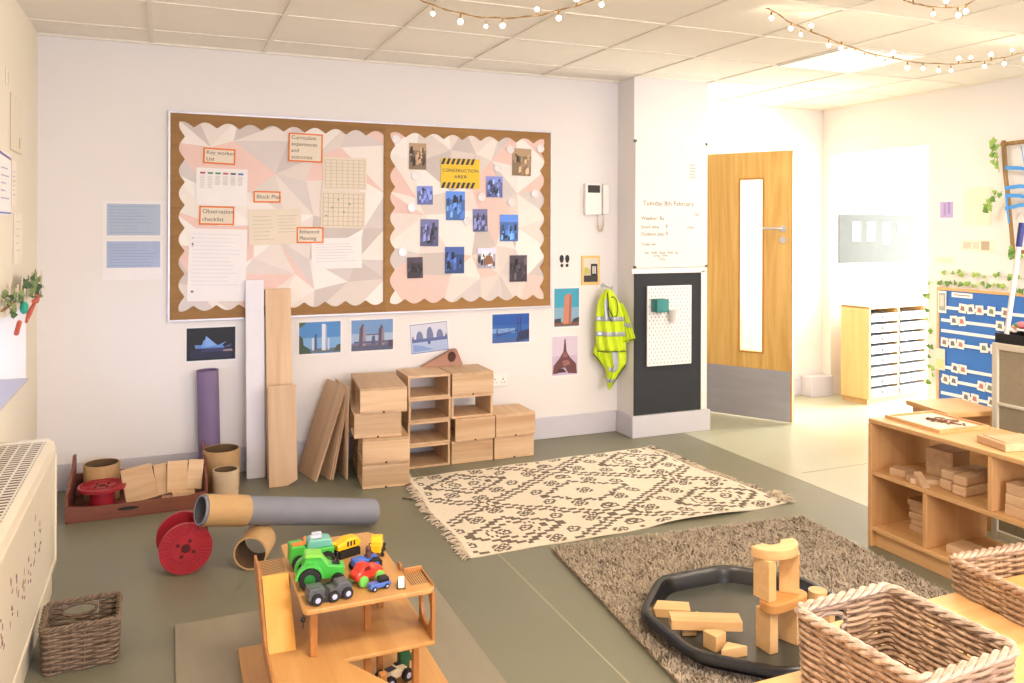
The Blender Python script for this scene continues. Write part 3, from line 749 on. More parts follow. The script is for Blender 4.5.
# ------------------------------------------------------------------ tubes, spools, crate
def tube_thing(name, label, loc, rot, L, ro, m, ri=None, inner=KRAFTD):
    ri = ri or ro - .007
    b = MB()
    b.ring(ro, ri, 0, L, n=40)
    o = b.build(name, m, loc=loc, rot=rot, smooth=True)
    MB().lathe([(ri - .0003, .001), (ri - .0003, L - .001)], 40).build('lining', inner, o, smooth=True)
    return tag(o, label, 'tube')
tube_thing('purple_tube', 'tall purple cardboard tube standing against the wall behind the crate', (.235, 5.025, 0), R3(0, -1.5, 0), .63, .06, PURPLE, inner=PURPLE)
tube_thing('cardboard_tube', 'wide brown cardboard tube standing behind the smaller pale one', (.285, 4.845, 0), R3(0, 0, 0), .215, .098, KRAFT)
tube_thing('cardboard_tube', 'small pale cardboard tube standing beside the red crate corner', (.292, 4.60, 0), R3(0, 0, 0), .165, .066, mat('pale_card', (200, 176, 146), .7, var=.06))
tube_thing('cardboard_tube', 'brown cardboard tube standing inside the red crate', (-.315, 4.835, .0125), R3(0, 0, 0), .19, .088, KRAFT)
# long grey tube with card sleeve
a = Vector((.132, 3.665, .268)); c = Vector((.932, 3.944, .0645)); d = (c - a)
q = d.to_track_quat('Z', 'Y').to_euler()
o = tube_thing('grey_tube', 'long grey cardboard tube lying over the red spool', a, q, d.length, .0615, GREYT, inner=mat('grey_inside_shade', (84, 84, 92), .8))  # grey inner wall likewise has its shade put into the colour
MB().ring(.066, .0617, .012, .205, n=40).build('card_sleeve', KRAFT, o, smooth=True)
a = Vector((.330, 3.62, .0715)); c = Vector((.384, 3.775, .0715)); d = (c - a)
tube_thing('cardboard_tube', 'short brown cardboard tube lying on the floor under the grey tube', a, d.to_track_quat('Z', 'Y').to_euler(), d.length, .0705, KRAFT)
def spool(label, loc, rot, r_, L):
    t = thing('cable_spool', label, 'spool', loc, rot, 'red plastic cable spools')
    for z0, z1 in ((0, .012), (L - .012, L)):
        b = MB()
        b.ring(r_, .018, z0, z1, n=48)
        s_ = -1 if z0 == 0 else 1; zf = z0 if z0 == 0 else z1
        b.ring(r_, r_ - .008, min(zf, zf + s_ * .004), max(zf, zf + s_ * .004), n=48)
        b.ring(r_ * .56, r_ * .50, min(zf, zf + s_ * .004), max(zf, zf + s_ * .004), n=40)
        for k in range(36):
            b.M = Matrix.Rotation(2 * PI * k / 36, 4, 'Z')
            b.box((r_ * .58, -.0016, min(zf, zf + s_ * .003)), (r_ * .93, .0016, max(zf, zf + s_ * .003)))
        b.M = Matrix.Identity(4)
        b.build('flange', REDP, t, smooth=True)
        b = MB()
        for k in range(4):
            an = 2 * PI * k / 4 + .5
            b.cyl(.007, min(zf, zf + s_ * .0035), max(zf, zf + s_ * .0035), (r_ * .33 * math.cos(an), r_ * .33 * math.sin(an), 0), n=12)
        b.cyl(.017, min(zf, zf + s_ * .0015), max(zf, zf + s_ * .0015), n=16)
        b.build('bolt_hole', mat('hole_dark_red', (70, 14, 20), .8), t, smooth=True)
    MB().ring(r_ * .52, .018, .012, L - .012, n=40).build('barrel', REDP, t, smooth=True)
    return t
spool('red cable spool lying on its side under the end of the grey tube', (.077, 3.675, .1105), R3(-90, 0, 4), .106, .165)
spool('red cable spool lying flat inside the red crate', (-.300, 4.640, .0125), R3(0, 0, 10), .112, .125)
# crate
t = thing('wooden_crate', 'low dark red wooden crate with raised ends holding tubes and boards', 'crate', (-.455, 4.515, 0))
MB().box((.0, .0, 0.001), (.655, .43, .012)).build('base', REDW, t)
MB().prism([(.012, .012), (.643, .012), (.643, .085), (.56, .072), (.1, .072), (.012, .085)], 0, .012).build('front_panel', REDW, t, bevel=.001)
MB().prism([(.28 + .05 * math.cos(a) , .045 + .009 * math.sin(a)) for a in [i * PI / 8 for i in range(16)]], -.001, .003).build('handle_slot', DARK, t)
MB().box((.012, .418, .012), (.643, .43, .13)).build('back_panel', REDW, t, bevel=.001)
for x0 in (0, .643):
    MB().prism([(0, .001), (.43, .001), (.43, .235), (.36, .245), (.3, .2), (.10, .15), (0, .15)], x0, x0 + .012, 'yz').build('end_panel', REDW, t, bevel=.002)
PG = 'wooden tiles leaning in the red crate'
for i, (x, y, z, rx, ry, rz, w, h_, l) in enumerate([
        (-.195, 4.585, .055, -40, -8, 8, .15, .19, 'widest square tile leaning on the crate front, first from the spool'),
        (-.058, 4.63, .07, -38, -4, 4, .062, .17, 'narrow tile leaning second from the spool'),
        (-.008, 4.61, .085, -36, 4, 4, .10, .17, 'tile leaning in the middle of the crate row'),
        (.084, 4.625, .09, -36, 6, -2, .075, .16, 'tile leaning next to the crate end')]):
    o = MB().box((0, 0, 0), (w, .014, h_)).build('wooden_tile', BLOCKL if 0 else BLOCK, loc=(x + .012, y - .032, z - .004), rot=R3(rx, ry, rz), bevel=.002)
    tag(o, l, 'tile', PG)
for i, (x, y, z, w, l) in enumerate([(-.06, 4.585, .0135, .10, 'bottom slat of the little pile in the crate front'), (-.02, 4.58, .0365, .12, 'middle slat of the little pile in the crate front'), (.03, 4.585, .0595, .11, 'top slat of the little pile in the crate front')]):
    tag(MB().box((0, 0, 0), (w, .07, .021)).build('wooden_offcut', BLOCKY, loc=(x, y - .03, z), rot=R3(0, 0, 5 * i - 4), bevel=.002), l, 'wood')

# ------------------------------------------------------------------ wicker baskets
def rrect(w, d, r_, n=160):
    """closed rounded-rectangle path of n points, with outward normals"""
    segs = []
    L = 2 * (w - 2 * r_) + 2 * (d - 2 * r_) + 2 * PI * r_
    out = []
    for i in range(n):
        s = L * i / n
        for k, (ln, kind) in enumerate(((w - 2 * r_, 0), (PI * r_ / 2, 1), (d - 2 * r_, 0), (PI * r_ / 2, 1)) * 2):
            if s <= ln: break
            s -= ln
        q = k // 2
        cx = [(w / 2 - r_), (w / 2 - r_), -(w / 2 - r_), -(w / 2 - r_)][q % 4]
        cy = [-(d / 2 - r_), (d / 2 - r_), (d / 2 - r_), -(d / 2 - r_)][q % 4]
        a0 = -PI / 2 + q * PI / 2
        if kind == 0:
            ln0 = w - 2 * r_ if q % 2 == 0 else d - 2 * r_
            st = (cx, cy)
            nx, ny = math.cos(a0), math.sin(a0)
            tx, ty = -ny, nx
            # straight piece before corner q, ends at corner centre q + r*n
            x = cx + r_ * nx - tx * (ln0 - s); y = cy + r_ * ny - ty * (ln0 - s)
        else:
            a = a0 + s / r_
            nx, ny = math.cos(a), math.sin(a)
            x = cx + r_ * nx; y = cy + r_ * ny
        out.append((x, y, nx, ny))
    return out
def basket(t, w, d, h, r_, rows, stakes, sr, m_body, m_rim, flare=.04, rim_r=None, handle=None, seed=1, npt=None):
    rnd = random.Random(seed)
    n = npt or stakes * 6
    P = rrect(w, d, r_, n)
    def at(i, z, off):
        x, y, nx, ny = P[i % n]
        s = 1 + flare * z / h
        return (x * s + nx * off, y * s + ny * off, z)
    b = MB()
    for k in range(rows):
        z = sr + (h - 2 * sr) * k / (rows - 1)
        ph = (k % 2) * PI
        wob = [rnd.uniform(-.35, .35) * sr for _ in range(9)]
        path = [at(i, z + wob[i * 8 // n], sr * .85 * math.cos(PI * stakes * i / n * 1.0 + ph)) for i in range(n)]
        if handle and handle[2] < z < handle[3]:
            i0, i1 = int(handle[0] * n), int(handle[1] * n)
            keep = [path[(i1 + j) % n] for j in range((i0 - i1) % n + 1)]
            b.tube(keep, sr, 6)
        else:
            b.tube(path, sr * rnd.uniform(.9, 1.08), 6, True)
    b.build('weave', m_body, t, smooth=True)
    b = MB()
    for k in range(stakes):
        i = int(round(n * k / stakes))
        if handle and handle[0] < i / n < handle[1]: continue
        b.tube([at(i, z, 0) for z in (0.001, h * .5, h)], sr * .8, 6)
    b.build('stakes', m_body, t, smooth=True)
    rr = rim_r or sr * 1.5
    b = MB()
    ntw = int(stakes * .8)
    for q in range(3):
        N = n * 2
        path = []
        for i in range(N):
            x, y, nx, ny = P[(i // 2) % n]
            if i % 2:
                x2, y2, nx2, ny2 = P[(i // 2 + 1) % n]; x, y, nx, ny = (x + x2) / 2, (y + y2) / 2, (nx + nx2) / 2, (ny + ny2) / 2
            a = 2 * PI * (ntw * i / N + q / 3)
            s = 1 + flare
            path.append((x * s + nx * rr * .8 * math.cos(a), y * s + ny * rr * .8 * math.cos(a), h + rr * .8 * math.sin(a)))
        b.tube(path, rr * .72, 6, True)
    b.build('rim', m_rim, t, smooth=True)
    b = MB()
    pts = [(x * .97, y * .97) for x, y, _, _ in P[::4]]
    b.prism(pts, .002, .006, 'xy')
    b.build('base', m_body, t)
    if handle:
        im = int((handle[0] + handle[1]) / 2 * n)
        half = (handle[1] - handle[0]) / 2 * n
        zc = (handle[2] + handle[3]) / 2; hz = (handle[3] - handle[2]) / 2
        path = []
        for k in range(28):
            a = 2 * PI * k / 28
            fi = im + half * math.cos(a)
            x, y, z = at(int(round(fi)), zc + hz * math.sin(a), 0); path.append((x, y, z))
        MB().tube(path, sr * 1.1, 6, True).build('handle_hole_edge', m_rim, t, smooth=True)
t = thing('wicker_basket', 'small square brown wicker basket on the floor beside the radiator', 'basket', (-.262, 3.125, 0), R3(0, 0, 2))
basket(t, .215, .20, .148, .02, 16, 16, .0052, WICKG, WICKG, .06, .007, handle=(.56, .69, .095, .135), seed=3)
t = thing('wicker_basket', 'large deep wicker basket with braided rim standing on the beech table', 'basket', (1.348, 1.19, .501), R3(0, 0, 2))
basket(t, .255, .285, .167, .022, 23, 16, .0050, WICKB, WICKP, .05, .0080, handle=(.60, .70, .090, .142), seed=5)
t = thing('wicker_tray', 'shallow oblong wicker tray with a wooden base on the beech table', 'tray', (2.105, 1.385, .501), R3(0, 0, -4))
basket(t, .37, .29, .082, .02, 10, 22, .0052, WICK, WICKB, .03, .008, seed=8)
MB().box((-.17, -.13, .0065), (.17, .13, .014)).build('wooden_base', PLY, t, bevel=.001)
o = MB().box((-.07, -.1, 0), (.07, .1, .0015)).build('paper_sheet', PAPER, loc=(2.1, 1.34, .5163), rot=R3(0, 0, 20)); tag(o, 'white sheet of paper lying inside the shallow wicker tray', 'paper')

# ------------------------------------------------------------------ beech tables in front
def table(label, x0, x1, y0, y1, z):
    t = thing('beech_table', label, 'table', ((x0 + x1) / 2, (y0 + y1) / 2, 0), group='pale beech tables in the near right corner')
    w, d = (x1 - x0) / 2, (y1 - y0) / 2
    MB().box((-w, -d, z - .022), (w, d, z)).build('table_top', BEECHX, t, bevel=.004)
    MB().box((-w + .04, -d + .04, z - .08), (w - .04, -d + .058, z - .022)).box((-w + .04, d - .058, z - .08), (w - .04, d - .04, z - .022)).box((-w + .04, -d + .058, z - .08), (-w + .058, d - .058, z - .022)).box((w - .058, -d + .058, z - .08), (w - .04, d - .058, z - .022)).build('apron', BEECHX, t)
    for sx in (-1, 1):
        for sy in (-1, 1):
            cx, cy = sx * (w - .045), sy * (d - .045)
            MB().box((cx - .02, cy - .02, 0), (cx + .02, cy + .02, z - .0225)).build('leg', BEECH, t, bevel=.003)
table('beech table under the wicker tray, nearer the low shelf', 1.452, 2.62, .93, 1.532, .5)
table('beech table mostly out of frame, set slightly forward under the large basket', .62, 1.448, .80, 1.392, .5)

# ------------------------------------------------------------------ low open shelf unit on the right
t = thing('shelf_unit', 'low open-backed beech shelf unit on the right with blocks on its shelves', 'shelf unit', (0, 0, 0))
SX0, SX1, SY0, SY1 = 2.98, 3.36, 1.60, 2.82
MB().box((SX0, SY0, .567), (SX1, SY1, .588)).build('top', BEECH, t, bevel=.004)
for y0 in (SY0, SY1 - .02): MB().box((SX0, y0, .001), (SX1, y0 + .02, .566)).build('end_panel', BLOCKZ if 0 else wood('beech_z', (214, 168, 114), (196, 146, 94), 'z', 20, .5), t, bevel=.003)
MB().box((SX0 + .004, SY0 + .02, .33), (SX1, SY1 - .02, .35)).build('shelf', BEECH, t, bevel=.003)
MB().box((SX0 + .004, SY0 + .02, .075), (SX1, SY1 - .02, .095)).build('shelf', BEECH, t, bevel=.003)
MB().box((SX0 + .03, SY0 + .02, .001), (SX0 + .048, SY1 - .02, .074)).build('plinth', BEECH, t)
BZ = MC['beech_z']
MB().box((SX0 + .006, 2.21, .351), (SX1, 2.23, .566)).build('divider', BZ, t, bevel=.002)
for y0 in (2.51, 1.91): MB().box((SX0 + .006, y0, .096), (SX1, y0 + .02, .329)).build('divider', BZ, t, bevel=.002)
SG = 'wooden play blocks on the low shelf unit'
def sblock(label, dims, loc, rot=(0, 0, 0), m=BLOCKY, group=SG, bevel=.002, name='wooden_block'):
    o = MB().box((-dims[0] / 2, -dims[1] / 2, 0), (dims[0] / 2, dims[1] / 2, dims[2])).build(name, m, loc=loc, rot=R3(*rot), bevel=bevel)
    return tag(o, label, 'block', group)
zs = .3502
sblock('flat block at the far left of the upper shelf', (.07, .075, .032), (3.055, 2.70, zs), (0, 0, 12))
sblock('big square block at the back of the upper shelf', (.12, .13, .12), (3.25, 2.62, zs), (0, 0, 4), m=BLOCK)
sblock('wide plank block lying flat near the edge of the upper shelf', (.13, .07, .022), (3.06, 2.585, zs), (0, 0, -35))
o = MB().prism([(0, 0), (.075, 0), (.075, .05)], 0, .035).build('wooden_wedge', BLOCKY, loc=(3.02, 2.515, zs), rot=R3(0, 0, 70), bevel=.002); tag(o, 'small wedge block at the edge of the upper shelf', 'block', SG)
for i, (x, y) in enumerate(((3.10, 2.47), (3.08, 2.40))):
    sblock('lower of two stacked rough blocks, %s pair on the upper shelf' % ('farther', 'nearer')[i], (.15, .062, .042), (x + .03, y, zs), (0, 0, -6 + 8 * i), bevel=.008)
    sblock('upper of two stacked rough blocks, %s pair on the upper shelf' % ('farther', 'nearer')[i], (.14, .062, .04), (x + .03, y + .004, zs + .0425), (0, 0, 2 + 4 * i), bevel=.008)
sblock('thick rough block behind the stacked pairs', (.12, .07, .07), (3.25, 2.49, zs), (0, 0, 10), bevel=.01)
sblock('thin upright block against the divider on the upper shelf', (.10, .028, .14), (3.10, 2.252, zs), (0, 0, 0), m=BLOCKZ)
for i in range(3): sblock('%s block of the stack of three right of the divider' % ('bottom', 'middle', 'top')[i], (.13, .085, .04), (3.08 + .006 * i, 2.135 + .004 * i, zs + .0405 * i), (0, 0, 4 * i - 3))
z0 = .0952
for i in range(5): sblock('%s block of the rough stack in the lower left compartment' % ('bottom', 'second', 'middle', 'fourth', 'top')[i], (.10, .085, .028), (3.16 + (.006 if i % 2 else -.004), 2.66 + .003 * i, z0 + .0285 * i), (0, 0, 7 * (i % 3) - 6), bevel=.005)
sblock('long flat block lying in the lower middle compartment', (.11, .20, .035), (3.10, 2.36, z0), (0, 0, 5))
# things on top of the shelf
t = thing('wooden_puzzle', 'flat wooden picture tray with loose brown pieces on top of the shelf unit', 'puzzle', (3.185, 2.63, .5885), R3(0, 0, -4))
MB().box((-.14, -.155, 0), (.14, .155, .008)).build('tray_base', BEECH, t)
MB().box((-.14, -.155, .008), (-.128, .155, .014)).box((.128, -.155, .008), (.14, .155, .014)).box((-.128, -.155, .008), (.128, -.143, .014)).box((-.128, .143, .008), (.128, .155, .014)).build('tray_rim', BEECH, t)
MB().box((-.11, -.12, .0082), (.11, .125, .0092)).build('picture', mat('puzzle_pic', (226, 214, 200), .6, var=.1, scale=9), t)
rp = random.Random(3); b = MB()
for i in range(16):
    cx, cy = rp.uniform(-.02, .07), rp.uniform(-.11, .03); a = rp.random() * 6
    b.M = Matrix.Translation((cx, cy, .0095 + .004 * (i % 3))) @ Matrix.Rotation(a, 4, 'Z')
    b.box((-.02, -.005, 0), (.02, .005, .004))
b.M = Matrix.Identity(4)
b.build('loose_pieces', mat('brown_pieces', (120, 78, 54), .7, var=.2), t)
# small bench board beyond the shelf
t = thing('low_bench', 'pale wooden bench top just beyond the shelf unit', 'bench', (3.58, 2.86, 0), R3(0, 0, -12))
MB().box((-.15, -.15, .565), (.15, .15, .59)).build('bench_top', BEECHX, t, bevel=.004)
for sx in (-1, 1): MB().box((sx * .12 - .012, -.12, .0), (sx * .12 + .012, .12, .565)).build('leg_panel', BEECH, t)
t = thing('block_box', 'small open wooden box lying on top of the shelf unit', 'box', (3.14, 2.235, .5885), R3(0, 0, -14))
b = MB().box((-.10, -.08, 0), (.10, .08, .03)); b.build('body', BLOCKY, t, bevel=.003)
MB().box((-.085, -.065, .03), (.085, .065, .034)).build('lid_board', BLOCK, t, bevel=.002)

# grey-framed unit behind the shelf
t = thing('room_divider', 'pale framed low room divider with beige felt panels behind the shelf unit', 'room divider', (3.56, 1.70, 0))
FR = mat('pale_frame', (206, 200, 184), .5, var=.02); FELT = mat('beige_felt', (150, 140, 118), .9, var=.06, scale=60, bump=.2)
L_ = .94
MB().box((0, L_ - .03, 0), (.30, L_, .93)).box((0, 0, 0), (.30, .03, .93)).box((0, .03, .90), (.30, L_ - .03, .93)).box((0, .03, .64), (.03, L_ - .03, .655)).box((0, .03, .02), (.03, L_ - .03, .06)).build('frame', FR, t, bevel=.004)
MB().box((.012, .03, .06), (.022, L_ - .03, .64)).box((.012, .03, .655), (.022, L_ - .03, .90)).build('felt_panel', FELT, t)
t = thing('flower_tray', 'black tray of pink and white paper flowers on top of the room divider', 'tray', (3.665, 2.475, .9305))
MB().box((-.09, -.16, 0), (.09, .16, .004)).box((-.09, -.16, .004), (-.084, .16, .045)).box((.084, -.16, .004), (.09, .16, .045)).box((-.084, -.16, .004), (.084, -.154, .045)).box((-.084, .154, .004), (.084, .16, .045)).build('tray', BLACK, t, bevel=.002)
b = MB(); rp = random.Random(9)
for i in range(40):
    c = (rp.uniform(-.07, .07), rp.uniform(-.14, .14), .045 + rp.uniform(0, .05)); b.sphere(rp.uniform(.012, .026), c, 8, 5, rp.randrange(4), (1, 1, .7))
b.build('paper_flowers', [mat('fl_pink', (214, 120, 130), .8), mat('fl_white', (226, 214, 204), .8), mat('fl_yellow', (226, 196, 130), .8), mat('fl_green', (96, 150, 110), .8)], t, smooth=True)
t = thing('paper_roll', 'tall leaning white roll with a navy blue tip above the flower tray', 'roll', (3.60, 2.60, .9355), R3(8, 0, 0))
MB().cyl(.011, 0, .52, n=16).build('shaft', WHITE, t, smooth=True); MB().cyl(.0135, .45, .56, n=16).build('tip', mat('navy', (50, 60, 130), .5), t, smooth=True)

# ------------------------------------------------------------------ tray cubby in the alcove
cub = thing('tray_cabinet', 'beech storage cabinet with two columns of clear plastic trays in the bright alcove', 'cabinet', (5.325, 5.03, 0), R3(0, 0, 7))
cw, cd, ch = .77, .275, .81
CB = wood('cabinet_beech', (222, 184, 128), (208, 166, 108), 'z', 16, .5)
MB().box((0, 0, .045), (.018, cd, ch)).box((cw - .018, 0, .045), (cw, cd, ch)).box((cw / 2 - .009, 0, .06), (cw / 2 + .009, cd, ch - .018)).build('side_panels', CB, cub, bevel=.002)
MB().box((0, 0, ch - .018), (cw, cd, ch)).box((.018, 0, .045), (cw - .018, cd, .06)).box((.018, cd - .01, .06), (cw - .018, cd, ch - .018)).build('carcass', CB, cub, bevel=.002)
MB().box((.02, .03, 0), (cw - .02, cd, .045)).build('plinth', CB, cub)
TR = mat('tray_plastic', (176, 180, 188), .25, var=.04, scale=20); TRL = mat('tray_fill', (196, 176, 150), .7, var=.2, scale=30)
tray0 = None
for cidx in range(2):
    for k in range(8):
        x0 = .022 + cidx * (cw / 2 - .011); w = cw / 2 - .034; z = .066 + k * .0885
        if tray0 is None:
            b = MB()
            b.prism([(.004, 0), (w - .004, 0), (w, .062), (0, .062)], 0, .25)
            b.box((-.002, -.012, .055), (w + .002, .0, .066)); b.box((w / 2 - .04, -.016, .02), (w / 2 + .04, 0, .045))
            tray0 = b.build('drawer', TR, cub, loc=(x0, -.004, z), bevel=.002)
            hd = MB().box((w / 2 - .035, -.018, .025), (w / 2 + .035, -.0155, .04)).build('label_holder', PAPER, tray0)
        else:
            c_ = tray0.copy(); COL.objects.link(c_); c_.location = (x0, -.004 - .006 * ((k * 3 + cidx) % 3), z)
            h_ = hd.copy(); COL.objects.link(h_); h_.parent = c_
# display on the alcove wall
t = sheet('display_sheet', 'grey display panel with four white cards in the bright alcove', 'display', 5.455, 1.15, 6.385, 1.585, [], mat('grey_display', (44, 52, 54), .7), y=5.498, thick=.006)
for i, (u, v0) in enumerate(((-.26, .0), (-.09, .0), (.10, -.03), (.28, .06))):
    MB().box((u - .045, -.008, v0 - .02), (u + .045, -.0062, .15)).build('white_card', PAPER, t)
sheet('wall_poster', 'small white poster with blue and red lettering beside the door frame', 'poster', 4.86, .60, 5.03, .86,
      lines((70, 100, 190), .1, .9, .5, .85, 3, .07) + lines((200, 70, 70), .1, .9, .15, .42, 2, .07), y=5.598)

# ------------------------------------------------------------------ right wall: blue word board, ivy, papers, branch frame
t = thing('word_board', 'blue display board with white rails of little cards on the right wall', 'display board', (XR - .001, 4.395, .07), (0, 0, -PI / 2))
BL = mat('board_blue', (52, 110, 190), .7, var=.05, scale=6)
BWd = .95
MB().box((0, -.012, 0), (BWd, 0, .93)).build('panel', BL, t)
MB().box((-.02, -.018, -.02), (0, 0, .95)).box((0, -.018, .93), (BWd, 0, .95)).box((0, -.018, -.02), (BWd, 0, 0)).box((BWd, -.018, -.02), (BWd + .02, 0, .95)).build('frame', BEECHX, t, bevel=.002)
railz = [.805, .71, .63, .54, .36, .265, .165, .07]
for z in railz:
    MB().box((.02, -.018, z - .014), (BWd - .02, -.012, z + .008)).build('rail', PAPER, t)
PC = MC.get('x') or mat('card_white', (236, 230, 224), .7); CG = 'small picture cards on the rails of the blue board'
pics = [mat('card_pic_%d' % i, c, .7) for i, c in enumerate([(150, 120, 120), (110, 110, 130), (190, 120, 120), (120, 130, 110)])]
cards = {.805: [.2, .265, .335, .425, .53], .71: [.13, .195, .49], .54: [.05, .12, .185, .37, .45], .36: [.14, .205, .50], .265: [.06, .13, .35, .415, .48], .165: [.23, .30, .43, .52], .07: [.15, .21, .38, .45, .51], .63: [.50]}
def cardobj(u, z, k, sz=.06, label='small white picture card on a rail of the blue board'):
    c0 = MB().box((-sz / 2, -.0015, -sz / 2), (sz / 2, 0, sz * .62)).build('picture_card', PC, loc=(XR - .0205, 4.395 - u, .07 + z), rot=(Matrix.Rotation(-PI / 2, 3, 'Z') @ Matrix.Rotation(math.radians(rng.uniform(-9, 9)), 3, 'Y')).to_euler())
    MB().prism([(-sz * .3, -sz * .2), (sz * .3, -sz * .25), (sz * .22, sz * .3), (-sz * .2, sz * .36)], -.0022, -.0016).build('picture', pics[k % 4], c0)
    tag(c0, label, 'card', CG)
kk = 0
for z, us in cards.items():
    for u in us: cardobj(u, z, kk); kk += 1
sheet('title_card', 'white title strip at the top of the blue board', 'label', 4.12, .955, 4.29, .99, lines((120, 120, 130), .1, .9, .3, .7, 1, .2), y=XR - .014, wall='right', thick=.001)
sheet('hung_photo', 'pale photo strip at the top left corner of the blue board', 'photo', 4.33, .83, 4.40, .995, [rc((150, 160, 160), .1, .1, .9, .9), rc((200, 200, 190), .2, .3, .7, .8)], y=XR - .020, wall='right')
sheet('note_card', 'greenish note card stuck over the left edge of the blue board', 'card', 4.34, .40, 4.43, .56, [rc((196, 204, 150), .1, .1, .9, .5)], PAPERB, y=XR - .020, wall='right')
LEAF = [mat('leaf_%d' % i, c, .6, var=.15, scale=30) for i, c in enumerate([(122, 164, 66), (92, 136, 60), (150, 180, 88)])]
def leaf(b, p, n_dir, u_dir, s, m=0):
    """ivy-like leaf at p facing n_dir, tip along u_dir"""
    n_ = Vector(n_dir).normalized(); u = Vector(u_dir).normalized(); w = n_.cross(u).normalized(); u = w.cross(n_)
    pts = [(0, -.5), (.35, -.62), (.62, -.2), (.42, .05), (.3, .3), (0, .75), (-.3, .3), (-.42, .05), (-.62, -.2), (-.35, -.62)]
    vs = [Vector(p) + n_ * s * .14] + [Vector(p) + w * a * s + u * c * s - n_ * s * .10 * abs(a) for a, c in pts]
    b.add(vs, [(0, i + 1, (i + 1) % 10 + 1) for i in range(10)], m)
def garland(name, label, path, n, s, normal, spread, seed, stem=.0022, parent=None, cat='garland'):
    r_ = random.Random(seed); t = thing(name, label, cat, path[0])
    o0 = Vector(path[0]); P = [Vector(p) - o0 for p in path]
    MB().tube(P, stem, 5).build('stem', mat('stem_green', (110, 130, 70), .7), t)
    b = MB()
    for i in range(n):
        f = (i + r_.random() * .6) / n * (len(P) - 1); k = min(int(f), len(P) - 2)
        p = P[k].lerp(P[k + 1], f - k)
        nn = Vector(normal)
        off = Vector((r_.uniform(-1, 1), r_.uniform(-1, 1), r_.uniform(-1, 1))) * spread
        off -= nn * off.dot(nn); p = p + off + nn * (.006 + .012 * r_.random())
        leaf(b, p, nn + Vector((r_.uniform(-.4, .4), r_.uniform(-.4, .4), r_.uniform(-.4, .4))), (r_.uniform(-1, 1), r_.uniform(-1, 1), r_.uniform(-1, .6)), s * r_.uniform(.8, 1.2), r_.randrange(3))
    o = b.build('leaves', LEAF, t)
    return t
xw = XR - .012
garland('ivy_garland', 'line of ivy leaves along the wall directly above the blue board', [(xw, 4.43, 1.06), (xw, 4.2, 1.05), (xw, 4.0, 1.065), (xw, 3.82, 1.05), (xw, 3.6, 1.05)], 22, .032, (-1, 0, 0), .012, 2, .0008)
garland('ivy_garland', 'upper line of ivy leaves above the blue board', [(xw, 4.36, 1.13), (xw, 4.1, 1.125), (xw, 3.85, 1.13), (xw, 3.6, 1.12)], 14, .032, (-1, 0, 0), .022, 3, .0008)
garland('ivy_garland', 'strand of ivy leaves hanging down left of the blue board', [(xw, 4.49, 1.08), (xw, 4.48, .85), (xw, 4.49, .6), (xw, 4.47, .42), (xw, 4.45, .3)], 14, .034, (-1, 0, 0), .035, 4, .0008)
sheet('wall_picture', 'small lilac picture on the right wall', 'picture', 4.285, 1.51, 4.405, 1.665, [rc((176, 160, 212), .04, .2, .96, .98), rc((152, 134, 198), .3, .3, .45, .9), rc((146, 128, 196), .6, .4, .75, .95)], wall='right', y=XR - .002)
sheet('paper_sheet', 'pale printed sheet on the right wall beside the branch frame', 'paper', 3.99, 1.48, 4.2, 1.76, lines((226, 216, 200), .1, .9, .2, .9, 5), mat('pale_sheet', (238, 228, 208), .8), wall='right', y=XR - .002)
sheet('paper_sheet', 'faint horizontal strip of photos pinned on the right wall', 'paper', 3.96, 1.30, 4.22, 1.38, [rc((206, 190, 176), .05, .2, .3, .8), rc((180, 160, 140), .6, .1, .85, .9), rc((214, 200, 186), .35, .2, .55, .8)], mat('pale_sheet', (238, 228, 208), .8), wall='right', y=XR - .002)
sheet('paper_sheet', 'very pale word strip on the right wall above the ivy', 'paper', 4.28, 1.20, 4.44, 1.25, lines((214, 204, 190), .1, .9, .2, .8, 1, .3), mat('pale_sheet', (238, 228, 208), .8), wall='right', y=XR - .002)
# branch frame with blue ribbons
t = thing('branch_frame', 'hanging frame of brown branches laced with blue ribbons on the right wall', 'frame', (5.31, 3.85, 1.28))
BRN = wood('branch', (176, 140, 92), (130, 98, 60), 'z', 30, .8)
b = MB()
b.tube([(0, -.07, 0), (.005, -.055, .12), (-.005, -.05, .25), (.0, -.03, .4), (.0, -.01, .55), (.004, .0, .68), (0, .005, .79)], [.013, .014, .013, .015, .014, .016, .014], 8)
b.tube([(0, .02, .765), (.005, -.2, .77), (-.005, -.45, .765), (0, -.7, .77)], .014, 8)
b.tube([(0, -.66, .0), (.004, -.66, .4), (0, -.65, .8)], .014, 8); b.tube([(0, -.04, .03), (0, -.35, .02), (0, -.69, .03)], .013, 8)
b.build('branches', BRN, t, smooth=True)
RB = mat('blue_ribbon', (70, 150, 226), .5, var=.05)
for k, (z0_, z1_) in enumerate(((.60, .50), (.46, .47), (.41, .33), (.32, .40), (.74, .5))):
    y0_ = -.02 if k < 4 else -.13
    b = MB(); P = [(0.017 * (-1 if i % 2 else -1), y0_ - i * (.63 + y0_ * 0 if k < 4 else .1) / 6 * (1 if k < 4 else .5), z0_ + (z1_ - z0_) * i / 6 + .008 * math.sin(i * 2)) for i in range(7)]
    vs = []
    for p in P: vs += [(p[0], p[1], p[2] - .013), (p[0], p[1], p[2] + .013)]
    b.add(vs, [(2 * i, 2 * i + 2, 2 * i + 3, 2 * i + 1) for i in range(6)])
    o = b.build('ribbon', RB, t); so = o.modifiers.new('s', 'SOLIDIFY'); so.thickness = .002
b = MB().tube([(-.018, -.05, .22), (-.02, -.04, .3), (-.02, -.03, .42)], .007, 6); b.build('ribbon_knot', RB, t)
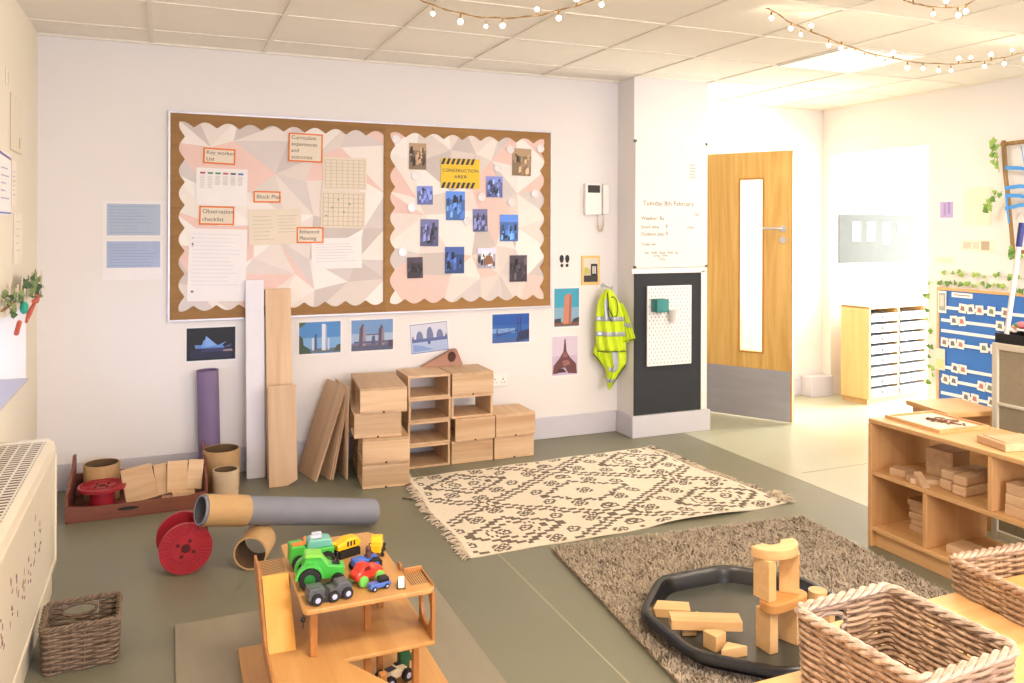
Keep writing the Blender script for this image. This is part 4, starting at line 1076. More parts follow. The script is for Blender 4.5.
garland('ivy_sprig', 'ivy sprig twined round the top left corner of the branch frame', [(5.28, 3.91, 2.1), (5.275, 3.88, 1.98), (5.275, 3.86, 1.85)], 11, .036, (-1, 0, 0), .04, 6, cat='ivy')
garland('ivy_sprig', 'ivy sprig trailing left of the middle of the branch frame', [(5.28, 3.84, 1.72), (5.275, 3.93, 1.64), (5.275, 3.96, 1.57)], 9, .036, (-1, 0, 0), .03, 7, cat='ivy')
garland('ivy_sprig', 'ivy sprig at the foot of the branch frame', [(5.28, 3.79, 1.32), (5.275, 3.74, 1.27), (5.275, 3.70, 1.3)], 7, .036, (-1, 0, 0), .02, 8, cat='ivy')

# ------------------------------------------------------------------ radiator cover, left wall
t = thing('radiator', 'cream radiator cover with slatted top along the left wall', 'radiator', (0, 0, 0))
RC = mat('radiator_cream', (222, 212, 192), .4, var=.015); RX0, RX1, RY0, RY1 = XL, -.405, 1.2, 3.70
MB().box((RX0 + .015, RY0, .14), (RX1, RY1, .565)).build('casing', RC, t, bevel=.006, seg=3)
MB().box((RX1 - .004, RY0, .125), (RX1 + .004, RY1 + .002, .145)).box((RX1 - .004, RY0, .555), (RX1 + .004, RY1 + .002, .572)).box((RX1 - .002, RY1 - .02, .14), (RX1 + .004, RY1 + .003, .57)).build('edge_trim', RC, t, bevel=.002)
MB().box((RX0 + .015, RY0, .001), (RX1 - .012, RY1 - .006, .14)).build('plinth', mat('plinth_cream', (224, 214, 194), .5), t)
b = MB()
# top frame with sloping front and rounded end
b.prism([(RX0 + .015, .565), (RX1, .565), (RX1 - .006, .60), (RX1 - .03, .615), (RX1 - .030, .60), (RX0 + .03, .60), (RX0 + .015, .615)], RY0, RY1 - .03, 'xz')
b.prism([(RX0 + .015, .565), (RX1, .565), (RX1 - .006, .60), (RX1 - .03, .618), (RX0 + .015, .618)], RY1 - .03, RY1 + .002, 'xz')
b.build('top_frame', RC, t, bevel=.003)
MB().box((RX0 + .03, RY0, .601), (RX1 - .03, RY1 - .035, .6100)).build('grille_gap_shade', mat('grille_dark', (92, 66, 44), .9, var=.1), t)  # dark sheet close under the slats, painted for the shade in the gaps
b = MB(); y = RY0 + .01
while y < RY1 - .04:
    b.box((RX0 + .03, y, .6102), (RX1 - .030, y + .011, .6118)); y += .030
for k in range(5): b.box((RX0 + .045 + k * .04, RY0, .6102), (RX0 + .052 + k * .04, RY1 - .035, .6122))
b.build('grille', RC, t)
# perforated flower motifs
b = MB(); rp = random.Random(4)
for k in range(12):
    cy, cz = 3.25 - k * .115, .37 + .03 * math.sin(k * 1.7)
    for q in range(7):
        a = rp.random() * 6.3; rr = rp.uniform(.012, .038)
        py_, pz = cy + rr * math.cos(a), cz + rr * 1.3 * math.sin(a) - .012 * (q - 3)
        b.M = Matrix.Translation((RX1 + .0006, py_, pz)) @ Matrix.Rotation(a, 4, 'X')
        b.prism([(.011 * math.cos(s), .005 * math.sin(s)) for s in [i * PI / 5 for i in range(10)]], 0, .0008, 'yz', q % 3)
b.M = Matrix.Identity(4)
b.build('perforations', [mat('perf1', (150, 122, 116), .7), mat('perf2', (176, 140, 128), .7), mat('perf3', (128, 112, 124), .7)], t)
# papers on the left wall
LP = 'drawings pinned on the cream left wall'
sheet('child_drawing', 'pale drawing with a purple line at its top edge on the left wall', 'drawing', 3.95, 1.51, 4.26, 1.78, [tr((120, 100, 150), (.0, .95), (1, .9), (1, .94), (0, 1)), rc((110, 120, 190), 0, .01, 1, .04)] + lines((170, 160, 190), .2, .9, .2, .8, 5, .02, .6), wall='left', group=LP)
sheet('child_drawing', 'tall yellowed sheet pinned above the purple-lined drawing', 'drawing', 4.24, 1.80, 4.545, 2.06, [rc((206, 186, 150), 0, 0, .03, 1), rc((206, 186, 150), 0, 0, 1, .03), rc((190, 170, 120), .75, .1, .85, .3)], PAPERB, wall='left', group=LP)
sheet('child_drawing', 'narrow pale sheet with pencil marks just above the window garland', 'drawing', 4.33, 1.28, 4.57, 1.52, lines((190, 176, 180), .3, .8, .2, .9, 5, .015, .5), mat('pale_cream', (236, 226, 210), .8), wall='left', group=LP)
sheet('child_drawing', 'pale slip of paper beside the purple-lined drawing', 'drawing', 4.275, 1.55, 4.40, 1.76, lines((176, 166, 176), .2, .8, .2, .8, 6, .02, .5), mat('pale_cream', (236, 226, 210), .8), wall='left', group=LP)
sheet('child_drawing', 'small scrap of tape high on the left wall', 'tape', 4.12, 2.08, 4.2, 2.15, [rc((190, 160, 110), .6, .1, .8, .9)], mat('pale_cream', (236, 226, 210), .8), wall='left')
# hanging plant garland over the low window
gt = thing('leafy_garland', 'leafy garland with coral and teal pieces hung over the low window', 'garland', (XL + .012, 4.3, 1.15))
b = MB(); rp = random.Random(12)
path = [(0.02, .47, -.05), (.03, .3, -.01), (.035, .1, .03), (.03, -.2, -.02), (.03, -.5, -.03)]
MB().tube(path, .006, 6).build('stem', BRN, gt)
for i in range(70):
    f = rp.random() * 4; k = min(3, int(f)); p = Vector(path[k]).lerp(Vector(path[k + 1]), f - k)
    p += Vector((rp.uniform(0, .04), rp.uniform(-.04, .03), rp.uniform(-.02, .06)))
    leaf(b, p, (1, rp.uniform(-1, .2), rp.uniform(-.3, .8)), (rp.uniform(-.4, .4), rp.uniform(-1, 1), rp.uniform(-.3, 1)), rp.uniform(.022, .038), rp.randrange(2))
b.build('leaves', [mat('olive_leaf', (116, 134, 80), .6, var=.2), mat('dark_leaf', (60, 88, 50), .6, var=.2)], gt)
b = MB()
for i in range(16):
    y_ = rp.uniform(-.5, .45); z_ = rp.uniform(-.03, .03); b.tube([(.05, y_, z_), (.055, y_ + .005, z_ + rp.uniform(.03, .09))], .003, 5)
b.build('twigs', mat('twig_pale', (206, 190, 172), .7), gt)
b = MB(); b.tube([(.055, .32, -.035), (.06, .2, -.05), (.06, .1, -.045)], [.008, .014, .008], 7); b.tube([(.06, .13, -.06), (.06, -.0, -.085), (.06, -.1, -.12)], [.008, .012, .006], 7); b.tube([(.06, -.28, -.1), (.06, -.36, -.14)], .01, 7)
b.build('coral_piece', mat('coral_red', (196, 92, 74), .6), gt, smooth=True)
b = MB().sphere(.035, (.06, -.16, -.05), 10, 6, 0, (.5, 1.1, .8)); b.build('teal_piece', mat('teal_felt', (44, 156, 132), .8), gt, smooth=True)

# ------------------------------------------------------------------ rugs
# flat-woven patterned rug: motif woven cell by cell
RX, RY = 142, 102
pat = np.zeros((RX, RY), bool)
yy, xx = np.meshgrid(np.arange(RY), np.arange(RX))
PX, PY = 96, 64
fx, fy = (xx + 24) % PX, (yy + 13) % PY
u = np.abs(fx - PX / 2) / (PX / 2); v = np.abs(fy // 2 * 2 + 1 - PY / 2) / (PY / 2)
d = u + v + ((xx // 2) % 2) * .03
pat |= (d > .91) & (d < .985)
pat |= (d > 1.045) & (d < 1.11)
pat |= (d > .42) & (d < .50)
pat |= (d > .27) & (d < .33)
pat |= (d > 1.53) & (d < 1.60)
FLW = [".XX.XX.", "XX.X.XX", "X.XXX.X", ".XX.XX.", "X.XXX.X", "XX.X.XX", ".XX.XX."]
HK = ["XXXX..", "X..XX.", "X.X.XX", "XXX..X", ".X.XXX", "..XX.."]
def stamp(cx, cy, M_=FLW, flip=False):
    h_, w_ = len(M_), len(M_[0])
    for j in range(h_):
        for i in range(w_):
            x_, y_ = int(cx) + i - w_ // 2, int(cy) + j - h_ // 2
            if 0 <= x_ < RX and 0 <= y_ < RY:
                on = 0 <= j < h_ and 0 <= i < w_ and M_[j][(w_ - 1 - i) if flip else i] == 'X'
                pat[x_, y_] |= on
for a_ in range(-1, 4):
    for c_ in range(-1, 4):
        ox, oy = a_ * PX + PX / 2 - 24, c_ * PY + PY / 2 - 13
        for sx in (-1, 1):
            stamp(ox + sx * 34, oy, FLW); stamp(ox, oy + sx * 23, FLW)
            for sy in (-1, 1):
                stamp(ox + sx * 22, oy + sy * 8, HK, sx < 0); stamp(ox + sx * 11, oy + sy * 15, FLW)
                stamp(ox + sx * 38, oy + sy * 18, FLW); stamp(ox + sx * 27, oy + sy * 25, HK, sx < 0); stamp(ox + sx * 47, oy + sy * 10, HK, sx < 0)
            stamp(ox + sx * 5, oy, HK, sx < 0)
        stamp(ox + PX / 2, oy + PY / 2)
pat[:2, :] = False; pat[-2:, :] = False; pat[:, :1] = False; pat[:, -1:] = False
rug = thing('patterned_rug', 'cream flat-woven rug with brown geometric diamonds and ragged fringes', 'rug', (2.11, 3.99, 0), R3(0, 0, 0))
# slightly skewed outline measured on the floor
cor = [(1.235, 3.375), (3.03, 3.40), (2.925, 4.625), (1.28, 4.575)]
def rugp(i, j):
    a_, c_ = i / RX, j / RY
    x = (1 - c_) * ((1 - a_) * cor[0][0] + a_ * cor[1][0]) + c_ * ((1 - a_) * cor[3][0] + a_ * cor[2][0])
    y = (1 - c_) * ((1 - a_) * cor[0][1] + a_ * cor[1][1]) + c_ * ((1 - a_) * cor[3][1] + a_ * cor[2][1])
    x += .012 * math.sin(c_ * 9) * (abs(a_ - .5) * 2) ** 4
    y += .008 * math.sin(a_ * 14) * (abs(c_ - .5) * 2) ** 4
    z = .007 + .0025 * math.sin(x * 9 + y * 5) + .002 * math.sin(x * 17 - y * 11)
    if c_ < .1 and a_ > .45: z += .016 * (1 - c_ / .1) * math.sin(min(1, (a_ - .45) / .5) * PI) ** 2
    return (x - 2.11, y - 3.99, z)
vs = [rugp(i, j) for i in range(RX + 1) for j in range(RY + 1)]
fs = []; mi = []
for i in range(RX):
    for j in range(RY):
        k = i * (RY + 1) + j
        fs.append((k, k + RY + 1, k + RY + 2, k + 1)); mi.append(1 if pat[i, j] else 0)
b = MB(); b.v = vs; b.f = fs; b.m = mi
o = b.build('woven_field', [mat('rug_cream', (226, 214, 194), .95, var=.08, scale=90, bump=.3, bscale=300), mat('rug_brown', (108, 94, 80), .95, var=.12, scale=90, bump=.3, bscale=300)], rug)
so = o.modifiers.new('s', 'SOLIDIFY'); so.thickness = .006; so.offset = -1
b = MB(); rp = random.Random(21)
for side_ in (0, RX):
    for k in range(230):
        p = Vector(rugp(side_, rp.uniform(0, RY))); sgn = -1 if side_ == 0 else 1
        L1 = rp.uniform(.02, .06); dy = rp.uniform(-.03, .03)
        p.z = .006
        b.tube([p, p + Vector((sgn * L1 * .5, dy * .4, rp.uniform(0, .012))), p + Vector((sgn * L1, dy, -.002 + rp.uniform(0, .006)))], .0022, 4, m=0 if rp.random() < .85 else 1)
for (i, j) in ((0, RY), (0, RY - 3), (RX, 3), (RX, 10)):
    p0 = Vector(rugp(i, j))
    for k in range(26):
        a_ = rp.random() * 6.28; e = p0 + Vector((math.cos(a_) * .05 - (.03 if i == 0 else -.02), math.sin(a_) * .03, rp.uniform(0, .02)))
        b.tube([p0 + Vector((0, 0, .01)), (p0 + e) / 2 + Vector((0, 0, .015)), e], .003, 4)
fr_ = b.build('fringe', [mat('fringe_cream', (206, 190, 170), .95, var=.1), mat('fringe_dark', (96, 78, 62), .95)], rug)
fr_['kind'] = 'stuff'
b = MB().tube([(1.32, 4.22, .004), (1.27, 4.19, .006), (1.21, 4.22, .004), (1.17, 4.26, .003)], .004, 5)
tag(b.build('loose_cord', mat('dark_thread', (86, 74, 54), .9), smooth=True), 'short dark cord end lying by the left edge of the patterned rug', 'cord')

# shag rug
sh = thing('shag_rug', 'thick grey-brown shag rug under the black tray', 'rug', (2.198, 2.39, 0), R3(0, 0, -5.0))
SW, SD = 1.34, 1.75
MB().box((-SW / 2, -SD / 2, .001), (SW / 2, SD / 2, .012)).build('backing', mat('shag_base', (140, 122, 100), .95, var=.1), sh, bevel=.004)
rs = np.random.RandomState(3)
N = 70000
X = rs.uniform(-SW / 2, SW / 2, N); Y = rs.uniform(-SD / 2, SD / 2, N)
clump = np.sin(X * 31 + 2 * np.sin(Y * 17)) * .7 + np.cos(Y * 37 + 2 * np.sin(X * 23)) * .7
ang = rs.uniform(0, 2 * PI, N) * .8 + clump
ln = rs.uniform(.010, .022, N); hh = rs.uniform(.008, .016, N); wd = rs.uniform(.0016, .0028, N)
dx, dy = np.cos(ang), np.sin(ang)
V = np.empty((N, 5, 3))
V[:, 0] = np.stack([X - dy * wd, Y + dx * wd, np.full(N, .011)], 1)
V[:, 1] = np.stack([X + dy * wd, Y - dx * wd, np.full(N, .011)], 1)
V[:, 2] = np.stack([X + dx * ln * .4 + dy * wd, Y + dy * ln * .4 - dx * wd, .011 + hh * .7], 1)
V[:, 3] = np.stack([X + dx * ln * .4 - dy * wd, Y + dy * ln * .4 + dx * wd, .011 + hh * .7], 1)
V[:, 4] = np.stack([X + dx * ln, Y + dy * ln, .011 + hh], 1)
me = bpy.data.meshes.new('pile')
base = (np.arange(N) * 5)[:, None]
F4 = base + np.array([[0, 1, 2, 3]]); F3 = base + np.array([[3, 2, 4]])
me.vertices.add(N * 5); me.vertices.foreach_set('co', V.reshape(-1))
loops = np.concatenate([F4, F3], 1).reshape(-1)
me.loops.add(len(loops)); me.loops.foreach_set('vertex_index', loops.astype(np.int32))
me.polygons.add(2 * N)
ls = np.empty(2 * N, np.int32); ls[0::2] = np.arange(N) * 7; ls[1::2] = np.arange(N) * 7 + 4
me.polygons.foreach_set('loop_start', ls)
me.update(calc_edges=True); me.validate()
me.materials.append(mat('shag_pile', (176, 162, 144), .9, var=.12, scale=25))
o = bpy.data.objects.new('pile', me); COL.objects.link(o); o.parent = sh; o['kind'] = 'stuff'

# ------------------------------------------------------------------ black play tray with blocks
t = thing('play_tray', 'black octagonal plastic play tray with rolled rim on the shag rug', 'tray', (1.95, 2.365, .0275))
def octo(r_, z, c=.41): return [((r_) * sx, (r_) * sy, z) for sx, sy in [(math.cos(math.radians(22.5 + 45 * k)), math.sin(math.radians(22.5 + 45 * k))) for k in range(8)]]
def octr(r_, z, n=6, cr=.12):
    """octagon of circumradius r_ with rounded corners"""
    C_ = octo(r_, z); out = []
    for k in range(8):
        p0, p1, p2 = Vector(C_[k - 1]), Vector(C_[k]), Vector(C_[(k + 1) % 8])
        a_ = p1.lerp(p0, cr * 1.8); c_ = p1.lerp(p2, cr * 1.8)
        for i in range(n + 1):
            s = i / n; out.append((1 - s) ** 2 * a_ + 2 * s * (1 - s) * p1 + s * s * c_)
    return out
rings = [octr(.355, .0, ), octr(.362, .004), octr(.375, .045), octr(.383, .056), octr(.397, .060), octr(.410, .056), octr(.417, .045), octr(.418, .034), octr(.412, .030), octr(.402, .03), octr(.392, .04), octr(.38, .02), octr(.37, .0)]
b = MB(); m_ = len(rings[0]); vs = [p for r_ in rings for p in r_]
fs = [(k * m_ + i, k * m_ + (i + 1) % m_, (k + 1) * m_ + (i + 1) % m_, (k + 1) * m_ + i) for k in range(len(rings) - 1) for i in range(m_)]
b.add(vs, fs); b.build('rim', mat('tray_black', (22, 23, 28), .28, var=.1, scale=20), t, smooth=True)
b = MB().prism([(p.x, p.y) for p in octr(.358, 0)], .0, .004, 'xy'); b.build('floor', mat('tray_floor', (66, 68, 62), .3, var=.15, scale=8), t)
TG = 'wooden unit blocks in the black tray'
z0 = .0320
def ub(label, dims, loc, rot=(0, 0, 0), name='wooden_block'):
    o = MB().box((-dims[0] / 2, -dims[1] / 2, 0), (dims[0] / 2, dims[1] / 2, dims[2])).build(name, BLOCKL, loc=loc, rot=R3(*rot), bevel=.002)
    return tag(o, label, 'block', TG)
ub('flat rectangular block at the far left inside the tray', (.14, .07, .033), (1.722, 2.55, z0), (0, 0, -30))
ub('long plank block lying across other blocks in the tray', (.245, .068, .034), (1.742, 2.365, z0 + .034), (0, 0, -26))
o = MB().prism([(-.05, 0), (.05, 0), (0, .05)], 0, .034, 'xy').build('wooden_triangle', BLOCKL, loc=(1.765, 2.425, z0), rot=R3(0, 0, -20), bevel=.002); tag(o, 'triangular block propping the far side of the long plank', 'block', TG)
ub('short block propping the left end of the long plank', (.05, .045, .033), (1.70, 2.405, z0), (0, 0, -24))
o = MB().prism([(0, 0)] + [(.055 * math.cos(a), .055 * math.sin(a)) for a in [i * PI / 16 for i in range(9)]], 0, .055, 'xy').build('wooden_quarter_round', BLOCKL, loc=(1.705, 2.255, z0), rot=R3(0, 0, 15), bevel=.002); tag(o, 'quarter-round block at the near edge of the tray', 'block', TG)
o = MB().prism([(-.05, 0), (.05, 0), (0, .045)], 0, .034, 'xy').build('wooden_triangle', BLOCKL, loc=(1.742, 2.205, z0), rot=R3(0, 0, -6), bevel=.002); tag(o, 'small triangular block beside the quarter-round', 'block', TG)
# the little tower
def post(label, cx, cy, z, rz, h_=.137, dims=(.035, .07)):
    return ub(label, (dims[0], dims[1], h_), (cx, cy, z), (0, 0, rz))
A = (1.889, 2.205); B_ = (1.995, 2.215)
post('lower left upright of the block tower, on the tray floor', A[0] - .008, A[1] + .006, z0, 3, .137)
post('lower right upright of the block tower, on the tray floor', B_[0], B_[1] + .01, z0, 20, .137)
b = MB(); pl_ = []
for k in range(24):
    a_ = 2 * PI * k / 24; pl_.append((.098 * math.copysign(abs(math.cos(a_)) ** .5, math.cos(a_)), .040 * math.copysign(abs(math.sin(a_)) ** .7, math.sin(a_))))
b.prism(pl_, 0, .036, 'xy'); o = b.build('wooden_plate', wood('dark_block', (204, 150, 88), (180, 124, 66), 'x', 18, .5), loc=((A[0] + B_[0]) / 2 + .004, 2.203, z0 + .1375), rot=R3(0, 0, 8), bevel=.006); tag(o, 'oval darker plate in the middle of the block tower', 'block', TG)
z2 = z0 + .174
post('upper left upright of the block tower', 1.874, 2.214, z2, 7, .137, (.035, .07))
post('upper right upright of the block tower', 1.987, 2.222, z2, 48, .137, (.033, .066))
b = MB(); arc = [(.094 * math.cos(a), .018 - .078 * math.sin(a)) for a in [PI * i / 20 for i in range(21)]] + [(-.042, .022)] + [(-.036 * math.cos(a), .022 - .026 * math.sin(a)) for a in [PI * i / 8 for i in range(1, 8)]] + [(.042, .022)]
b.prism(arc, 0, .034, 'xy'); o = b.build('wooden_arc', BLOCKL, loc=(1.932, 2.228, z2 + .1375), rot=R3(0, 0, 2), bevel=.003); tag(o, 'curved arc block on top of the block tower', 'block', TG)
o = MB().cyl(.033, 0, .12, n=28).build('wooden_cylinder', BLOCKL, loc=(2.175, 2.285, z0), smooth=True); tag(o, 'upright wooden cylinder half hidden behind the large basket', 'block', TG)
ub('short upright block behind the large basket', (.04, .05, .10), (2.13, 2.20, z0), (0, 0, 20))

# ------------------------------------------------------------------ play board on the floor
o = MB().box((.03, 1.95, .001), (1.0, 3.2, .016)).build('play_mat', wood('worn_board', (154, 146, 128), (138, 130, 112), 'y', 8, .5), bevel=.003)
tag(o, 'flat worn grey-brown board on the floor under the toy garage', 'board')

# ------------------------------------------------------------------ toy garage
ga = thing('toy_garage', 'wooden toy garage with parking decks and a ramp on the floor board', 'toy garage', (.53, 2.5, .0165))
def gb(name, m, *boxes, bevel=.003, lab=None):
    b = MB()
    for a_, c_ in boxes: b.box(a_, c_)
    o = b.build(name, m, ga, bevel=bevel)
    if lab: o['label'] = lab
    return o
ox, oy, oz = -.53, -2.5, -.0165
def W(x, y, z): return (x + ox, y + oy, z + oz)
gb('base_board', PLY, (W(.225, 2.0, .0168), W(.82, 2.91, .03)))
b = MB()
deck = [(.36, 2.285), (.715, 2.285), (.728, 2.30), (.728, 2.425), (.672, 2.43), (.664, 2.48), (.66, 2.78), (.645, 2.80), (.365, 2.80), (.352, 2.79), (.352, 2.685), (.262, 2.685), (.262, 2.56), (.350, 2.56), (.350, 2.295)]
b.prism([(x + ox, y + oy) for x, y in deck], .39 + oz, .404 + oz, 'xy'); b.build('upper_deck', PLY, ga, bevel=.003)
b = MB()
mid = [(.262, 2.02), (.605, 2.02), (.462, 2.285), (.728, 2.285), (.728, 2.80), (.35, 2.80), (.35, 2.45), (.262, 2.43)]
b.prism([(x + ox, y + oy) for x, y in mid], .238 + oz, .25 + oz, 'xy'); b.build('middle_deck', PLY, ga, bevel=.003)
# upper ramp, its side wall
b = MB(); b.add([W(.268, 2.56, .404), W(.345, 2.56, .404), W(.345, 2.39, .252), W(.268, 2.39, .252), W(.268, 2.56, .394), W(.345, 2.56, .394), W(.345, 2.39, .240), W(.268, 2.39, .240)],
                [(0, 3, 2, 1), (4, 5, 6, 7), (0, 1, 5, 4), (1, 2, 6, 5), (2, 3, 7, 6), (3, 0, 4, 7)])
b.build('ramp', wood('ramp_ply', (238, 178, 84), (226, 162, 68), 'y', 14, .4), ga)
b = MB(); b.prism([(2.685 + oy, .39 + oz), (2.685 + oy, .425 + oz), (2.57 + oy, .425 + oz), (2.38 + oy, .285 + oz), (2.12 + oy, .27 + oz), (2.12 + oy, .238 + oz), (2.39 + oy, .235 + oz)], .256 + ox, .264 + ox, 'yz'); b.build('ramp_wall', PLYD, ga, bevel=.002)
# right side panel with oval opening between the decks
b = MB(); out = []; inn = []
for k in range(32):
    a_ = 2 * PI * k / 32; c_, s_ = math.cos(a_), math.sin(a_)
    q = max(abs(c_), abs(s_)); out.append((2.360 + .068 * c_ / q + oy, .32 + .0695 * s_ / q + oz)); inn.append((2.360 + .050 * c_ + oy, .322 + .052 * s_ + oz))
for xx_, inv in ((.720, 0), (.729, 1)):
    vs = [(xx_ + ox, p[0], p[1]) for p in out] + [(xx_ + ox, p[0], p[1]) for p in inn]
    b.add(vs, [((i, (i + 1) % 32, (i + 1) % 32 + 32, i + 32) if inv else (i, i + 32, (i + 1) % 32 + 32, (i + 1) % 32)) for i in range(32)])
b.add([(x_ + ox, p[0], p[1]) for p in inn for x_ in (.720, .729)], [(2 * i, 2 * i + 1, (2 * i + 3) % 64, (2 * i + 2) % 64) for i in range(32)])
b.add([(x_ + ox, p[0], p[1]) for p in out for x_ in (.720, .729)], [(2 * i, (2 * i + 2) % 64, (2 * i + 3) % 64, 2 * i + 1) for i in range(32)])
b.build('side_panel', PLYD, ga)
gb('side_rail', PLYD, (W(.668, 2.418, .404), W(.728, 2.425, .420)), (W(.7235, 2.30, .404), W(.729, 2.425, .412)))
for k, (x, y, z0_, z1_) in enumerate(((.375, 2.33, .25, .39), (.392, 2.42, .25, .39), (.55, 2.42, .25, .39), (.62, 2.55, .25, .39), (.36, 2.76, .25, .39), (.64, 2.76, .25, .39))):
    gb('post', PLYD, (W(x, y, z0_), W(x + .02, y + .02, z1_)))
for x, y in ((.70, 2.42), (.36, 2.44), (.55, 2.42), (.62, 2.55), (.36, 2.76), (.70, 2.76), (.28, 2.2), (.54, 2.19)):
    gb('post', PLYD, (W(x, y, .0305), W(x + .02, y + .02, .238)))
# hatched parking marks
b = MB(); HM = mat('hatch_dark', (104, 84, 66), .7)
for k in range(9):
    x = .668 + k * .0066
    b.add([W(x, 2.33, .4045), W(x + .003, 2.33, .4045), W(x + .003, 2.415, .4045), W(x, 2.415, .4045)], [(0, 1, 2, 3)])
for k in range(9):
    y = 2.568 + k * .0122
    b.add([W(.27, y, .4045), W(.34, y + .01, .4045), W(.34, y + .015, .4045), W(.27, y + .005, .4045)], [(0, 1, 2, 3)])
b.build('parking_marks', HM, ga)
b = MB().sphere(.008, W(.35, 2.30, .375), 8, 6); b.tube([W(.35, 2.30, .39), W(.35, 2.30, .35)], .0015, 5); b.build('lift_knob', BLACK, ga, smooth=True)
gb('lift_bracket', PLYD, (W(.662, 2.44, .4045), W(.670, 2.47, .425)))

# ------------------------------------------------------------------ toy vehicles
def wheel(parent, x, y, r_, w, hub, n=24, tread=True, hubr=.58):
    b = MB()
    b.lathe([(r_ * .5, -w / 2), (r_ * .93, -w / 2), (r_, -w / 3), (r_, w / 3), (r_ * .93, w / 2), (r_ * .5, w / 2)], n, (0, 0, 0), 'y', 0)
    if tread:
        for k in range(n // 2):
            b.M = Matrix.Rotation(2 * PI * k / (n // 2), 4, 'Y'); b.box((r_ * .96, -w / 2, -r_ * .06), (r_ * 1.04, w / 2, r_ * .06))
        b.M = Matrix.Identity(4)
    o = b.build('wheel', RUBBER, parent, loc=(x, y, r_ * 1.04), smooth=True)
    h = MB().lathe([(.0001, -w * .42), (r_ * hubr, -w * .42), (r_ * hubr, w * .42), (.0001, w * .42)], 18, (0, 0, 0), 'y').lathe([(.0001, -w * .6), (r_ * .18, -w * .6), (r_ * .18, w * .6), (.0001, w * .6)], 10, (0, 0, 0), 'y')
    h.build('hub', hub, o, smooth=True)
    return o
GRN = mat('toy_green', (70, 176, 66), .3, var=.04); GRND = mat('toy_green_dark', (46, 130, 60), .35, var=.04)
TEAL = mat('toy_clear_teal', (120, 196, 180), .15, var=.02, alpha=.75); YEL = mat('toy_yellow', (238, 184, 30), .35, var=.03); BLU = mat('toy_blue', (66, 106, 200), .35, var=.04); REDT = mat('toy_red', (206, 58, 44), .3, var=.04)
SMOKE = mat('smoky_plastic', (96, 98, 104), .2, var=.04, alpha=.8); HUBW = mat('hub_pale', (186, 190, 220), .3); LIME = mat('hub_lime', (120, 196, 90), .35)
DK = .4045
def prof(b, pts, w, m=0): return b.prism(pts, -w / 2, w / 2, 'xz', m)
# big green tractor
v = thing('toy_tractor', 'large green toy tractor with green hubs and cab roof on the upper deck', 'toy tractor', (.425, 2.440, DK), R3(0, 0, -6))
prof(MB(), [(-.055, .022), (.062, .022), (.066, .055), (.020, .062), (.0, .088), (-.045, .094), (-.058, .06)], .044).build('body', GRN, v, bevel=.004)
prof(MB(), [(-.052, .090), (.002, .086), (-.004, .096), (-.046, .1)], .056).build('cab_roof', mat('roof_lime', (120, 200, 70), .3), v, bevel=.003)
for s_ in (-1, 1):
    b = MB().prism([(-.036 + .042 * math.cos(a), .034 + .042 * math.sin(a)) for a in [PI * i / 10 for i in range(11)]] + [(-.036 + .034 * math.cos(a), .034 + .034 * math.sin(a)) for a in [PI * (10 - i) / 10 for i in range(11)]], s_ * .022, s_ * .044); b.build('mudguard', GRN, v, bevel=.001)
    wheel(v, -.036, s_ * .034, .032, .02, GRND); wheel(v, .045, s_ * .03, .019, .015, GRND)
b = MB().box((.03, -.012, .058), (.052, .012, .062)).cyl(.003, .06, .085, (.046, .01, 0), n=8); b.build('exhaust', BLACK, v)
# green truck with clear cab behind
v = thing('toy_truck', 'green toy truck with see-through teal cab behind the tractor', 'toy truck', (.422, 2.592, DK), R3(0, 0, 2))
prof(MB(), [(-.072, .02), (.06, .02), (.064, .058), (-.02, .058), (-.03, .075), (-.07, .075)], .06).build('body', GRN, v, bevel=.004)
prof(MB(), [(-.022, .058), (.058, .058), (.055, .082), (-.015, .086)], .052).build('cab', TEAL, v, bevel=.004)
b = MB().box((-.01, -.02, .086), (.025, -.006, .096)).box((.0, .004, .086), (.03, .018, .096)); b.build('roof_lights', mat('light_grey', (190, 196, 214), .3), v, bevel=.002)
MB().box((-.066, -.026, .075), (-.03, -.012, .083)).cyl(.004, .075, .1, (-.028, -.02, 0), n=8).build('orange_load', mat('toy_orange', (226, 120, 60), .4), v, bevel=.002)
for x in (-.045, .04):
    for s_ in (-1, 1): wheel(v, x, s_ * .034, .023, .016, GRND)
# smoky six-wheeler
v = thing('toy_lorry', 'smoky grey six-wheeled toy lorry with pale hubs at the front of the deck', 'toy lorry', (.428, 2.338, DK), R3(0, 0, 8))
prof(MB(), [(-.066, .012), (.062, .012), (.062, .034), (.052, .046), (.02, .046), (.014, .032), (-.016, .032), (-.02, .044), (-.062, .046)], .044).build('body', SMOKE, v, bevel=.003)
MB().box((-.018, -.024, .018), (-.004, .024, .034)).box((-.06, -.018, .0), (.058, .018, .014)).build('chassis', mat('chassis_dark', (44, 46, 52), .5), v)
for x in (-.042, .006, .046):
    for s_ in (-1, 1): wheel(v, x, s_ * .028, .0155, .012, HUBW, 20, False, .55)
